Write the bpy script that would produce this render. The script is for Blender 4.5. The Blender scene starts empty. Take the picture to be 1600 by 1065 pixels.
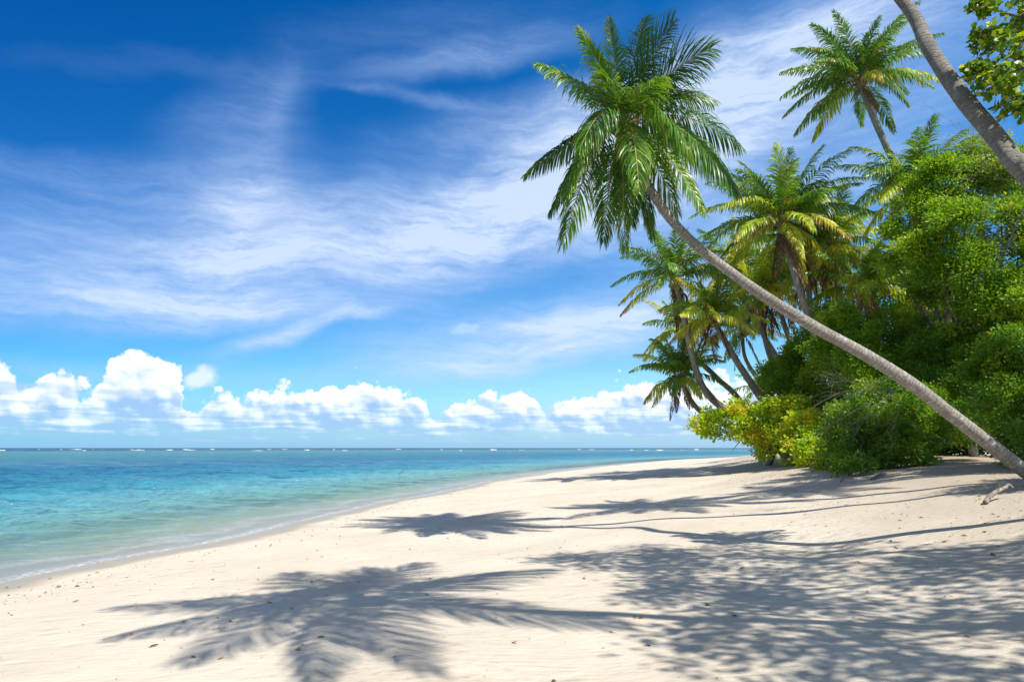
import bpy, math, random
import numpy as np
from mathutils import Vector

S = bpy.context.scene
COL = S.collection
R = math.radians

# ------------------------------------------------------------------ camera
EYE = 1.9                       # metres above the water
FPX = 1067.0                    # focal length in photo pixels (24 mm on 36 mm)
PITCH = math.atan(166.5 / FPX)
cam_d = bpy.data.cameras.new('camera')
cam = bpy.data.objects.new('camera', cam_d)
COL.objects.link(cam)
cam_d.lens = 24.0
cam_d.sensor_width = 36.0
cam_d.clip_start = 0.05
cam_d.clip_end = 120000
cam.location = (0, 0, EYE)
cam.rotation_euler = (R(90) + PITCH, 0, 0)
S.camera = cam

def ray(px, py):
    dx, dy = (px - 800) / FPX, (532.5 - py) / FPX
    c, s = math.cos(PITCH), math.sin(PITCH)
    return dx, c - dy * s, dy * c + s

def P(px, py, Y):
    """the point at depth Y metres (along +y) that stands where the photograph shows it"""
    x, f, u = ray(px, py)
    return np.array([x / f * Y, Y, EYE + u / f * Y])

def azel(px, py):
    x, f, u = ray(px, py)
    return math.atan2(x, f), math.atan2(u, math.hypot(x, f))

# ------------------------------------------------------------------ render / view
S.render.engine = 'CYCLES'
S.view_settings.view_transform = 'Standard'
S.view_settings.look = 'None'
S.view_settings.exposure = 0.42
S.view_settings.gamma = 1
S.view_settings.use_curve_mapping = False
cy = S.cycles
cy.use_denoising = True
cy.max_bounces = 8
cy.diffuse_bounces = 3
cy.glossy_bounces = 2
cy.transmission_bounces = 4
cy.transparent_max_bounces = 10
cy.sample_clamp_indirect = 6
cy.caustics_reflective = False
cy.caustics_refractive = False

# ------------------------------------------------------------------ sun
SUN = Vector((0.45, -0.55, 1.0)).normalized()      # towards the sun
sun_d = bpy.data.lights.new('sun', 'SUN')
sun_d.energy = 5.0
sun_d.angle = R(0.53)
sun_d.color = (1.0, 0.965, 0.90)
sun = bpy.data.objects.new('sun', sun_d)
COL.objects.link(sun)
sun.rotation_euler = SUN.to_track_quat('Z', 'Y').to_euler()
SUN_EL = math.asin(SUN.z)
SUN_AZ = math.atan2(SUN.x, SUN.y)

# ------------------------------------------------------------------ node helpers
class NB:
    def __init__(s, nt):
        s.nt = nt
    def n(s, typ, **kw):
        nd = s.nt.nodes.new(typ)
        for k, v in kw.items():
            setattr(nd, k, v)
        return nd
    def put(s, sock, v):
        if isinstance(v, bpy.types.NodeSocket):
            s.nt.links.new(v, sock)
        elif v is not None:
            if isinstance(v, (tuple, list)) and len(v) == 3 and sock.type == 'RGBA':
                v = (*v, 1)
            sock.default_value = v
    def m(s, op, a, b=None, c=None, clamp=False):
        nd = s.n('ShaderNodeMath', operation=op, use_clamp=clamp)
        s.put(nd.inputs[0], a)
        if b is not None: s.put(nd.inputs[1], b)
        if c is not None: s.put(nd.inputs[2], c)
        return nd.outputs[0]
    def vm(s, op, a, b=None, scale=None):
        nd = s.n('ShaderNodeVectorMath', operation=op)
        s.put(nd.inputs[0], a)
        if b is not None: s.put(nd.inputs[1], b)
        if scale is not None: s.put(nd.inputs['Scale'], scale)
        return nd.outputs['Value'] if op in ('LENGTH', 'DISTANCE', 'DOT_PRODUCT') else nd.outputs[0]
    def comb(s, x, y, z=0.0):
        nd = s.n('ShaderNodeCombineXYZ')
        s.put(nd.inputs[0], x); s.put(nd.inputs[1], y); s.put(nd.inputs[2], z)
        return nd.outputs[0]
    def sep(s, v):
        nd = s.n('ShaderNodeSeparateXYZ'); s.put(nd.inputs[0], v)
        return nd.outputs
    def mr(s, v, a, b, c=0.0, d=1.0, smooth=False, clamp=True):
        nd = s.n('ShaderNodeMapRange', clamp=clamp)
        if smooth: nd.interpolation_type = 'SMOOTHSTEP'
        for i, x in enumerate((v, a, b, c, d)): s.put(nd.inputs[i], x)
        return nd.outputs[0]
    def noise(s, vec, scale=1.0, detail=4.0, rough=0.5, dist=0.0, dims='3D', lac=2.0):
        nd = s.n('ShaderNodeTexNoise', noise_dimensions=dims)
        s.put(nd.inputs['Vector'], vec)
        nd.inputs['Scale'].default_value = scale; nd.inputs['Detail'].default_value = detail
        nd.inputs['Roughness'].default_value = rough; nd.inputs['Distortion'].default_value = dist
        nd.inputs['Lacunarity'].default_value = lac
        return nd.outputs['Fac'], nd.outputs['Color']
    def mapping(s, vec, loc=(0, 0, 0), rot=(0, 0, 0), sc=(1, 1, 1), typ='POINT'):
        nd = s.n('ShaderNodeMapping', vector_type=typ)
        s.put(nd.inputs['Vector'], vec)
        nd.inputs['Location'].default_value = loc
        nd.inputs['Rotation'].default_value = rot
        nd.inputs['Scale'].default_value = sc
        return nd.outputs[0]
    def mix(s, f, a, b, blend='MIX'):
        nd = s.n('ShaderNodeMix', data_type='RGBA', blend_type=blend)
        s.put(nd.inputs[0], f); s.put(nd.inputs[6], a); s.put(nd.inputs[7], b)
        return nd.outputs[2]
    def ramp(s, v, stops, interp='LINEAR'):
        nd = s.n('ShaderNodeValToRGB')
        nd.color_ramp.interpolation = interp
        e = nd.color_ramp.elements
        while len(e) < len(stops): e.new(0.5)
        for i, (p, c) in enumerate(stops):
            e[i].position = p
            e[i].color = (*c, 1) if not isinstance(c, (int, float)) else (c, c, c, 1)
        s.put(nd.inputs[0], v)
        return nd.outputs[0]

# ------------------------------------------------------------------ world: daylight sky with cirrus and a far bank of cumulus
W = bpy.data.worlds.new('World')
S.world = W
W.use_nodes = True
W.node_tree.nodes.clear()
b = NB(W.node_tree)
SKY_STRENGTH = 0.10
sky = b.n('ShaderNodeTexSky', sky_type='NISHITA')
sky.sun_disc = False
sky.sun_elevation = SUN_EL
sky.sun_rotation = SUN_AZ
sky.air_density = 1.0
sky.dust_density = 0.15
sky.ozone_density = 2.5
D = b.n('ShaderNodeTexCoord').outputs['Generated']
dx_, dy_, dz_ = b.sep(D)
az = b.m('ARCTAN2', dx_, dy_)
el = b.m('ARCSINE', dz_)
ae = b.comb(az, el, 0.0)
# clean, polarised tropical blue: richer away from the horizon
hs = b.n('ShaderNodeHueSaturation')
hs.inputs['Saturation'].default_value = 1.35
hs.inputs['Value'].default_value = 1.10
b.put(hs.inputs['Color'], sky.outputs[0])
tint = b.mix(b.mr(el, 0.0, 0.68, smooth=True), (0.50, 0.98, 1.16), (0.04, 0.80, 1.12))
blue = b.mix(1.0, hs.outputs[0], tint, 'MULTIPLY')
lr = b.mix(b.mr(az, -0.7, 0.75), (0.50, 0.66, 0.76), (2.4, 1.30, 1.12))
blue = b.mix(1.0, blue, lr, 'MULTIPLY')

# --- cirrus: long soft veils, drawn out by the wind
_, wcol = b.noise(ae, 2.2, 3, 0.55)
warp = b.vm('SCALE', b.vm('SUBTRACT', wcol, (0.5, 0.5, 0.5)), scale=0.11)
_, wcol2 = b.noise(ae, 11.0, 4, 0.6)
warp2 = b.vm('SCALE', b.vm('SUBTRACT', wcol2, (0.5, 0.5, 0.5)), scale=0.030)
aw = b.vm('ADD', b.vm('ADD', ae, warp), warp2)
veils = [  # centre (photo pixel), half length, half width (pixels), tilt degrees (up to the right), weight
    (660, 375, 600, 92, 14, .85), (160, 430, 460, 100, 4, .62), (960, 270, 460, 130, 22, .9), (240, 350, 480, 80, 5, .30), (700, 290, 420, 110, 16, .45),
    (1250, 150, 500, 190, 18, .75), (230, 290, 320, 50, 3, .30),
    (428, 240, 150, 30, 84, .15), (400, 330, 150, 90, 72, .20), (390, 230, 140, 100, 60, .20), (450, 140, 70, 60, 60, .14), (340, 190, 130, 40, 20, .14), (380, 260, 120, 120, 40, .18),
    (740, 100, 260, 34, 12, .50), (640, 168, 130, 14, -6, .34), (700, 60, 400, 70, 8, .20), (840, 190, 260, 50, 10, .40),
    (860, 515, 380, 60, 7, 1.25), (780, 570, 330, 34, 4, .55), (470, 515, 170, 15, 17, .75), (400, 545, 120, 16, 24, .4),
    (330, 480, 420, 36, 3, .6), (1180, 380, 420, 90, 20, .6), (1300, 60, 400, 60, 5, .45), (120, 580, 260, 24, 0, .30), (350, 590, 500, 30, 3, .25),
    (60, 250, 230, 26, 2, .18), (250, 110, 300, 30, 8, .13),
]
dens = None
for (px, py, hl, hw, tilt, wt) in veils:
    a0, e0 = azel(px, py)
    v = b.mapping(aw, loc=(a0, e0, 0), rot=(0, 0, R(tilt)), sc=(hl / FPX, hw / FPX, 1), typ='TEXTURE')
    g = b.mr(b.vm('LENGTH', v), 1.25, 0.0, 0.0, wt, smooth=True)
    dens = g if dens is None else b.m('ADD', dens, g)
# unseen veils added outside the frame at random, to make the shade less blue
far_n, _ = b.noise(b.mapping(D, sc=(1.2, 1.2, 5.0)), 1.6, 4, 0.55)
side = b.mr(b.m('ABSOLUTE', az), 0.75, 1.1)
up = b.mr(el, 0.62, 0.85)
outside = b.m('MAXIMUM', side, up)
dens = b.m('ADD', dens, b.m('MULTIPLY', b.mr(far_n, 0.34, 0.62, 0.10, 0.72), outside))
streak, _ = b.noise(b.mapping(aw, rot=(0, 0, R(-12)), sc=(2.2, 15.0, 1)), 1.6, 7, 0.62)
streak2, _ = b.noise(b.mapping(aw, rot=(0, 0, R(-22)), sc=(7.0, 34.0, 1)), 2.2, 8, 0.7)
st = b.m('ADD', b.m('MULTIPLY', streak, 0.60), b.m('MULTIPLY', streak2, 0.40))
tex = b.mr(st, 0.30, 0.70, 0.34, 1.25)
cir = b.m('MULTIPLY', dens, tex)
cir = b.mr(cir, 0.03, 1.15, 0.0, 0.88)
cir = b.m('MINIMUM', cir, 0.88)

k = 1.06 / SKY_STRENGTH
cir_col = b.mix(cir, (0.27 * k, 0.43 * k, 0.74 * k), (0.54 * k, 0.63 * k, 0.78 * k))
cir_col = b.mix(outside, cir_col, (0.62 * k, 0.60 * k, 0.57 * k))      # unseen cloud made whiter overhead and behind, to neutralise skylight in the shade
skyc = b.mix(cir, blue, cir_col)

# --- cumulus bank along the horizon
tops = [(-300, 600), (0, 556), (22, 585), (60, 578), (95, 585), (125, 600), (150, 592), (172, 556), (212, 537), (240, 550), (262, 552),
        (280, 585), (283, 612), (286, 645), (246, 650), (243, 622), (262, 616), (290, 624), (306, 640)]
prof = [(-900, 600), (-500, 610), (-200, 590), (-60, 560), (0, 556), (24, 572), (36, 596), (60, 582), (86, 568), (112, 582), (140, 604), (156, 590),
        (178, 562), (212, 538), (240, 546), (268, 550), (282, 566), (288, 618), (300, 640), (318, 624), (344, 612), (384, 600), (404, 598),
        (424, 612), (442, 596), (468, 600), (488, 606), (504, 596), (535, 586), (568, 582), (590, 586), (606, 606), (628, 604), (652, 618),
        (668, 640), (690, 650), (702, 636), (724, 622), (748, 612), (772, 608), (806, 602), (830, 606), (846, 622), (874, 624), (900, 612), (940, 602),
        (1000, 592), (1060, 588), (1120, 584), (1200, 590), (1320, 600), (1600, 590), (2200, 600)]
fc = b.n('ShaderNodeFloatCurve')
AZ0, AZ1 = -1.0, 1.0
cu = fc.mapping.curves[0]
pts = []
for (px, py) in prof:
    a, e = azel(px, py)
    pts.append(((a - AZ0) / (AZ1 - AZ0), e * 6.0))
pts = [p for p in pts if 0 < p[0] < 1]
pts = [(0.0, pts[0][1])] + pts + [(1.0, pts[-1][1])]
while len(cu.points) < len(pts):
    cu.points.new(0.5, 0.5)
for i, p in enumerate(pts):
    cu.points[i].location = p
    cu.points[i].handle_type = 'AUTO_CLAMPED'
fc.mapping.update()
azw = b.m('ADD', az, b.m('MULTIPLY', b.m('SUBTRACT', b.noise(ae, 60, 3, .6)[0], .5), 0.012))
b.put(fc.inputs['Value'], b.mr(azw, AZ0, AZ1))
top = b.m('DIVIDE', fc.outputs[0], 6.0)

def billow(vec, levels):
    _, wc = b.noise(vec, 14, 2, .5, dims='2D')
    v = b.vm('ADD', vec, b.vm('SCALE', b.vm('SUBTRACT', wc, (.5, .5, .5)), scale=0.012))
    out = None
    for sc, w in levels:
        vo = b.n('ShaderNodeTexVoronoi', voronoi_dimensions='2D', feature='SMOOTH_F1' if sc < 100 else 'F1')
        vo.inputs['Scale'].default_value = sc
        if sc < 100: vo.inputs['Smoothness'].default_value = 0.35
        b.put(vo.inputs['Vector'], v)
        h = b.m('MULTIPLY', b.m('SUBTRACT', 1.0, vo.outputs['Distance']), w)
        out = h if out is None else b.m('ADD', out, h)
    return out
e_st = b.comb(az, b.m('MULTIPLY', el, 1.12), 0.0)
LOWF = ((19, .58), (44, .32))
hA = billow(e_st, LOWF)
h1 = billow(b.vm('ADD', e_st, (0.0030, 0.0056, 0.0)), LOWF)
hB = billow(e_st, ((100, .14), (230, .07)))
h0 = b.m('ADD', hA, b.m('SUBTRACT', hB, 0.06))
f = b.m('ADD', b.m('DIVIDE', b.m('SUBTRACT', top, el), 0.030), b.m('MULTIPLY', b.m('SUBTRACT', h0, 0.66), 2.1))
soft, _ = b.noise(ae, 120, 3, .6, dims='2D')
f = b.m('ADD', f, b.m('MULTIPLY', b.m('SUBTRACT', soft, .5), 0.5))
c_alpha = b.mr(f, -0.05, 0.33, smooth=True)
# broken flat bases, sky showing below
base_n, _ = b.noise(b.mapping(ae, sc=(5.0, 26.0, 1)), 2.6, 5, .6, dims='2D')
basef = b.m('ADD', b.m('DIVIDE', b.m('SUBTRACT', el, 0.015), 0.012), b.m('MULTIPLY', b.m('SUBTRACT', base_n, .5), 4.6))
c_alpha = b.m('MULTIPLY', c_alpha, b.mr(basef, -0.5, 1.1, smooth=True))
relief = b.m('ADD', b.m('MULTIPLY', b.m('SUBTRACT', hA, h1), 2.4), b.m('MULTIPLY', b.m('SUBTRACT', hB, .12), 1.2))
big, _ = b.noise(b.mapping(ae, loc=(3, 1, 0)), 16, 3, .5, dims='2D')
depth_in = b.mr(b.m('SUBTRACT', top, el), 0.012, 0.075)
lum = b.m('ADD', b.m('ADD', 0.98, relief), b.m('MULTIPLY', b.m('SUBTRACT', big, 0.5), 0.9))
lum = b.m('SUBTRACT', lum, b.m('MULTIPLY', depth_in, 0.52))
lowdark = b.mr(el, 0.085, 0.025, 0.0, 0.62)
layer, _ = b.noise(b.mapping(ae, sc=(6.0, 60.0, 1)), 2.2, 5, .6, dims='2D')
lum = b.m('SUBTRACT', lum, b.m('MULTIPLY', lowdark, b.mr(layer, .35, .62)))
lum = b.mr(lum, 0.15, 1.0)
c_col = b.ramp(lum, [(0.0, (0.27, 0.43, 0.68)), (0.35, (0.42, 0.55, 0.76)), (0.7, (0.66, 0.73, 0.82)), (1.0, (0.84, 0.85, 0.86))])
c_col = b.vm('SCALE', c_col, scale=k)
# air between: the lowest degrees melt into a blue haze
c_alpha = b.m('MULTIPLY', c_alpha, b.mr(el, 0.012, 0.062, 0.50, 0.97))
skyc = b.mix(b.mr(el, 0.10, 0.0, 0.0, 0.85), skyc, (0.19 * k, 0.40 * k, 0.66 * k))
skyc = b.mix(c_alpha, skyc, c_col)
# small detached puffs and grey scraps
for (px, py, hl, hw, tilt, wt, cc) in [(312, 590, 30, 17, 25, 1.0, (.55, .66, .84)), (733, 513, 34, 10, 5, .9, (.33, .50, .78)),
                                       (455 - 280, 612, 26, 8, 0, .6, (.3, .45, .7)), (20, 605, 60, 9, 0, .7, (.32, .48, .74))]:
    a0, e0 = azel(px, py)
    v = b.mapping(b.vm('ADD', ae, warp2), loc=(a0, e0, 0), rot=(0, 0, R(tilt)), sc=(hl / FPX, hw / FPX, 1), typ='TEXTURE')
    g = b.m('SUBTRACT', b.mr(b.vm('LENGTH', v), 1.5, 0.2), b.m('MULTIPLY', b.m('SUBTRACT', 1.0, h0), 1.0))
    g = b.mr(g, 0.0, 0.55, 0.0, wt, smooth=True)
    skyc = b.mix(g, skyc, tuple(x * k for x in cc))
bg = b.n('ShaderNodeBackground')
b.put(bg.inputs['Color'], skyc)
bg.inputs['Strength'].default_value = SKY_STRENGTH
wo = b.n('ShaderNodeOutputWorld')
b.nt.links.new(bg.outputs[0], wo.inputs['Surface'])
W.cycles.sampling_method = 'MANUAL'
W.cycles.sample_map_resolution = 256

# ------------------------------------------------------------------ object helpers
def tag(o, label=None, cat=None, group=None, kind=None):
    if label: o['label'] = label
    if cat: o['category'] = cat
    if group: o['group'] = group
    if kind: o['kind'] = kind
    return o

def root(name, loc, label, cat, group=None):
    o = bpy.data.objects.new(name, None)
    o.empty_display_size = 0.3
    COL.objects.link(o)
    o.location = tuple(float(v) for v in loc)
    return tag(o, label, cat, group)

def np_mesh(name, verts, faces_list, mats, parent=None, tint=None, uv=None, smooth=False, mat_idx=None, kind=None):
    """verts (n,3); faces_list: list of int arrays (m,k); mats: one material or a list, one per faces array"""
    verts = np.asarray(verts, dtype=np.float32)
    if parent is not None:
        verts = verts - np.array(parent_loc(parent), dtype=np.float32)
    me = bpy.data.meshes.new(name)
    me.vertices.add(len(verts))
    me.vertices.foreach_set('co', verts.ravel())
    faces_list = [np.asarray(f_, dtype=np.int32) for f_ in faces_list if len(f_)]
    nl = sum(f_.size for f_ in faces_list)
    nf = sum(len(f_) for f_ in faces_list)
    me.loops.add(nl)
    me.polygons.add(nf)
    li = np.concatenate([f_.ravel() for f_ in faces_list])
    me.loops.foreach_set('vertex_index', li)
    tot = np.concatenate([np.full(len(f_), f_.shape[1], dtype=np.int32) for f_ in faces_list])
    start = np.concatenate([[0], np.cumsum(tot)[:-1]]).astype(np.int32)
    me.polygons.foreach_set('loop_start', start)
    me.polygons.foreach_set('loop_total', tot)
    if isinstance(mats, (list, tuple)):
        for m_ in mats: me.materials.append(m_)
        idx = np.concatenate([np.full(len(f_), i, dtype=np.int32) for i, f_ in enumerate(faces_list)])
        if mat_idx is not None: idx = mat_idx
        me.polygons.foreach_set('material_index', idx)
    elif mats is not None:
        me.materials.append(mats)
    if smooth:
        me.polygons.foreach_set('use_smooth', np.ones(nf, dtype=bool))
    if tint is not None:
        at = me.attributes.new('tint', 'FLOAT', 'POINT')
        at.data.foreach_set('value', np.asarray(tint, dtype=np.float32))
    if uv is not None:
        ul = me.uv_layers.new(name='uv')
        ul.data.foreach_set('uv', np.asarray(uv, dtype=np.float32)[li].ravel())
    me.update()
    me.validate()
    o = bpy.data.objects.new(name, me)
    COL.objects.link(o)
    if parent is not None: o.parent = parent
    if kind: o['kind'] = kind
    return o

def parent_loc(p):
    v = Vector(p.location)
    while p.parent is not None:
        p = p.parent
        v = v + Vector(p.location)
    return tuple(v)

def unit(v):
    v = np.asarray(v, dtype=float)
    return v / (np.linalg.norm(v, axis=-1, keepdims=True) + 1e-9)

def spline(pts, n):
    """Catmull-Rom through the points, n samples, even by length"""
    pts = np.asarray(pts, dtype=float)
    p = np.vstack([2 * pts[0] - pts[1], pts, 2 * pts[-1] - pts[-2]])
    out = []
    for i in range(1, len(p) - 2):
        t = np.linspace(0, 1, 24, endpoint=False)[:, None]
        a, b_, c, d = p[i - 1], p[i], p[i + 1], p[i + 2]
        out.append(0.5 * ((2 * b_) + (-a + c) * t + (2 * a - 5 * b_ + 4 * c - d) * t ** 2 + (-a + 3 * b_ - 3 * c + d) * t ** 3))
    out = np.vstack(out + [pts[-1:]])
    L = np.concatenate([[0], np.cumsum(np.linalg.norm(np.diff(out, axis=0), axis=1))])
    s = np.linspace(0, L[-1], n)
    return np.stack([np.interp(s, L, out[:, i]) for i in range(out.shape[1])], axis=1), s

def tube(path, rad, sides=8, uvlen=None, cap=True):
    """verts, quads, uv of a round tube along path (n,3) with radius (n,) or (n,sides)"""
    path = np.asarray(path, float); n = len(path)
    T = unit(np.gradient(path, axis=0))
    ref = np.array([0.31, -0.95, 0.05]) if abs(T[0][1]) < 0.9 else np.array([1.0, 0, 0])
    U = unit(np.cross(T, ref)); V = unit(np.cross(T, U))
    a = np.linspace(0, 2 * math.pi, sides, endpoint=False)
    rad = np.asarray(rad, float)
    if rad.ndim == 1: rad = np.repeat(rad[:, None], sides, 1)
    vs = path[:, None, :] + rad[:, :, None] * (np.cos(a)[None, :, None] * U[:, None, :] + np.sin(a)[None, :, None] * V[:, None, :])
    i = np.arange(n - 1)[:, None]; j = np.arange(sides)[None, :]
    q = np.stack([i * sides + j, i * sides + (j + 1) % sides, (i + 1) * sides + (j + 1) % sides, (i + 1) * sides + j], -1).reshape(-1, 4)
    ll = np.concatenate([[0], np.cumsum(np.linalg.norm(np.diff(path, axis=0), axis=1))]) if uvlen is None else uvlen
    uv = np.stack([np.repeat((a / (2 * math.pi))[None], n, 0), np.repeat(ll[:, None], sides, 1)], -1).reshape(-1, 2)
    return vs.reshape(-1, 3), q, uv

class Bag:
    """collects tubes or leaves and joins them into one mesh"""
    def __init__(s): s.v = []; s.q = []; s.uv = []; s.n = 0
    def add(s, v, q, uv=None):
        s.v.append(v); s.q.append(q + s.n); s.n += len(v)
        s.uv.append(uv if uv is not None else np.zeros((len(v), 2)))
    def build(s, name, mat, parent=None, smooth=True, kind=None):
        return np_mesh(name, np.vstack(s.v), [np.vstack(s.q)], mat, parent, uv=np.vstack(s.uv), smooth=smooth, kind=kind)

# ------------------------------------------------------------------ materials
def new_mat(name):
    m_ = bpy.data.materials.new(name); m_.use_nodes = True
    m_.node_tree.nodes.clear()
    return m_, NB(m_.node_tree)

def finish(nb, shader):
    o = nb.n('ShaderNodeOutputMaterial'); nb.nt.links.new(shader, o.inputs['Surface'])

def attr(nb, name):
    nd = nb.n('ShaderNodeAttribute'); nd.attribute_name = name
    return nd.outputs['Fac']

def leaf_mat(name, stops, rough=0.42, trans=0.38, spec=0.45, trans_gain=(1.7, 1.6, 0.4)):
    m_, nb = new_mat(name)
    t = attr(nb, 'tint')
    c = nb.ramp(t, stops)
    pr = nb.n('ShaderNodeBsdfPrincipled')
    nb.put(pr.inputs['Base Color'], c)
    pr.inputs['Roughness'].default_value = rough
    pr.inputs['Specular IOR Level'].default_value = spec
    tr = nb.n('ShaderNodeBsdfTranslucent')
    nb.put(tr.inputs['Color'], nb.mix(1.0, c, trans_gain, 'MULTIPLY'))
    mx = nb.n('ShaderNodeMixShader')
    mx.inputs[0].default_value = trans
    nb.nt.links.new(pr.outputs[0], mx.inputs[1]); nb.nt.links.new(tr.outputs[0], mx.inputs[2])
    finish(nb, mx.outputs[0])
    return m_

M = {}
M['palm'] = leaf_mat('palm_leaflet', [(0.0, (0.260, 0.150, 0.058)), (0.07, (0.429, 0.286, 0.072)), (0.14, (0.351, 0.338, 0.046)), (0.24, (0.260, 0.403, 0.029)),
                                      (0.55, (0.111, 0.247, 0.023)), (1.0, (0.036, 0.117, 0.023))], rough=0.36, trans=0.32, spec=0.5)
M['palm_y'] = leaf_mat('palm_leaflet_yellowing', [(0.0, (0.299, 0.156, 0.058)), (0.10, (0.50, 0.38, 0.075)), (0.25, (0.54, 0.56, 0.046)), (0.5, (0.38, 0.52, 0.033)),
                                                  (0.8, (0.182, 0.338, 0.026)), (1.0, (0.078, 0.182, 0.026))], rough=0.38, trans=0.36, spec=0.55)
M['dead'] = leaf_mat('dead_frond', [(0.0, (0.09, 0.05, 0.03)), (0.5, (0.20, 0.115, 0.06)), (1.0, (0.34, 0.22, 0.12))], rough=0.7, trans=0.2, spec=0.2, trans_gain=(1, .9, .7))
def simple(name, col, rough=0.6, bump=None, col2=None, nscale=12.0):
    m_, nb = new_mat(name)
    co = nb.n('ShaderNodeTexCoord').outputs['Object']
    nf_, _ = nb.noise(co, nscale, 5, .6)
    pr = nb.n('ShaderNodeBsdfPrincipled')
    nb.put(pr.inputs['Base Color'], nb.mix(nb.mr(nf_, .35, .65), col, col2 or col))
    pr.inputs['Roughness'].default_value = rough
    if bump:
        bp = nb.n('ShaderNodeBump'); bp.inputs['Strength'].default_value = bump; bp.inputs['Distance'].default_value = 0.02
        nb.put(bp.inputs['Height'], nf_); nb.nt.links.new(bp.outputs[0], pr.inputs['Normal'])
    finish(nb, pr.outputs[0])
    return m_
M['rachis'] = simple('rachis', (0.30, 0.30, 0.06), 0.45, col2=(0.38, 0.27, 0.07), nscale=3)
M['fibre'] = simple('crown_fibre', (0.16, 0.10, 0.05), 0.9, 0.6, (0.33, 0.23, 0.12), 20)
M['coconut'] = simple('coconut', (0.15, 0.20, 0.035), 0.4, 0.1, (0.33, 0.22, 0.05), 8)
M['driftwood'] = simple('driftwood', (0.13, 0.10, 0.085), 0.85, 0.6, (0.36, 0.30, 0.24), 14)
M['branch'] = simple('branch_bark', (0.14, 0.105, 0.075), 0.85, 0.5, (0.30, 0.25, 0.19), 10)
M['dead_branch'] = simple('dead_branch', (0.17, 0.14, 0.115), 0.85, 0.4, (0.30, 0.26, 0.22), 10)
M['husk'] = simple('log_wood', (0.17, 0.09, 0.06), 0.85, 0.5, (0.32, 0.20, 0.15), 16)
M['husk_in'] = simple('log_wood_inside', (0.42, 0.20, 0.09), 0.8, 0.3, (0.62, 0.46, 0.34), 16)
M['litter'] = leaf_mat('litter', [(0.0, (0.04, 0.03, 0.02)), (0.35, (0.20, 0.10, 0.03)), (0.7, (0.42, 0.22, 0.05)), (1.0, (0.50, 0.36, 0.12))], rough=.6, trans=.15, spec=.3, trans_gain=(1, .9, .6))

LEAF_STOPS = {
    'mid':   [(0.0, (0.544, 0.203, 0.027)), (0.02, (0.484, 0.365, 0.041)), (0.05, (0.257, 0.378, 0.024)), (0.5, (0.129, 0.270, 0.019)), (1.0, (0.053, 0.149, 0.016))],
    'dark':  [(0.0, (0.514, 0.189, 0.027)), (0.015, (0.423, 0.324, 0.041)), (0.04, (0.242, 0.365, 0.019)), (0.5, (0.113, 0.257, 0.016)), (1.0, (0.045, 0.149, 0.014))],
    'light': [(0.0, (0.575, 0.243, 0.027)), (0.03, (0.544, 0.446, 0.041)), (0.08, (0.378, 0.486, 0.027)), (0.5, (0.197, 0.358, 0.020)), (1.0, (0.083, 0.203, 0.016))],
    'yellow': [(0.0, (0.55, 0.25, 0.04)), (0.08, (0.62, 0.54, 0.05)), (0.30, (0.52, 0.60, 0.035)), (0.6, (0.35, 0.52, 0.025)), (1.0, (0.12, 0.25, 0.015))],
    'near':  [(0.0, (0.680, 0.338, 0.041)), (0.12, (0.575, 0.540, 0.054)), (0.40, (0.257, 0.378, 0.024)), (0.7, (0.098, 0.216, 0.016)), (1.0, (0.038, 0.108, 0.014))],
}
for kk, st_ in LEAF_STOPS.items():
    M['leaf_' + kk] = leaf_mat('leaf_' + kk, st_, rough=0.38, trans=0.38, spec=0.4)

def bark_mat(name, c0, c1, c2):
    m_, nb = new_mat(name)
    uvn = nb.n('ShaderNodeUVMap'); uvn.uv_map = 'uv'
    u, v, _ = nb.sep(uvn.outputs[0])
    co = nb.n('ShaderNodeTexCoord').outputs['Object']
    wob, _ = nb.noise(co, 3.0, 3, .5)
    ringp = nb.m('FRACT', nb.m('ADD', nb.m('MULTIPLY', v, 14.0), nb.m('MULTIPLY', wob, 4.5)))
    ring = nb.mr(nb.m('ABSOLUTE', nb.m('SUBTRACT', ringp, .5)), 0.30, 0.5, smooth=True)
    fine, _ = nb.noise(co, 40, 6, .7)
    blot, _ = nb.noise(co, 5.5, 6, .65)
    lich, _ = nb.noise(nb.mapping(co, loc=(5, 2, 9)), 12, 5, .6)
    col = nb.mix(nb.mr(blot, .38, .62), c0, c1)
    col = nb.mix(nb.mr(lich, .56, .62, 0, .85), col, c2)
    spot, _ = nb.noise(nb.mapping(co, loc=(1, 7, 3)), 9, 7, .72)
    col = nb.mix(nb.mr(spot, .60, .66, 0, .8), col, (0.10, 0.09, 0.075))
    col = nb.mix(nb.m('MULTIPLY', nb.m('MULTIPLY', ring, nb.mr(blot,.35,.65,.08,.5)), .7), col, (0.10, 0.085, 0.07))
    col = nb.mix(nb.mr(fine, .35, .7, 0, .5), col, (0.12, 0.105, 0.09))
    stain, _ = nb.noise(nb.comb(nb.m('MULTIPLY', u, 3.0), nb.m('MULTIPLY', v, .45), 0.0), 2.2, 5, .6)
    col = nb.mix(nb.mr(stain, .50, .66, 0, .55), col, (0.16, 0.135, 0.11))
    pr = nb.n('ShaderNodeBsdfPrincipled')
    nb.put(pr.inputs['Base Color'], col)
    pr.inputs['Roughness'].default_value = 0.85
    pr.inputs['Specular IOR Level'].default_value = 0.25
    hgt = nb.m('SUBTRACT', nb.m('MULTIPLY', fine, .7), nb.m('MULTIPLY', ring, .35))
    bp = nb.n('ShaderNodeBump'); bp.inputs['Strength'].default_value = .9; bp.inputs['Distance'].default_value = .03
    nb.put(bp.inputs['Height'], hgt); nb.nt.links.new(bp.outputs[0], pr.inputs['Normal'])
    finish(nb, pr.outputs[0])
    return m_
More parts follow.
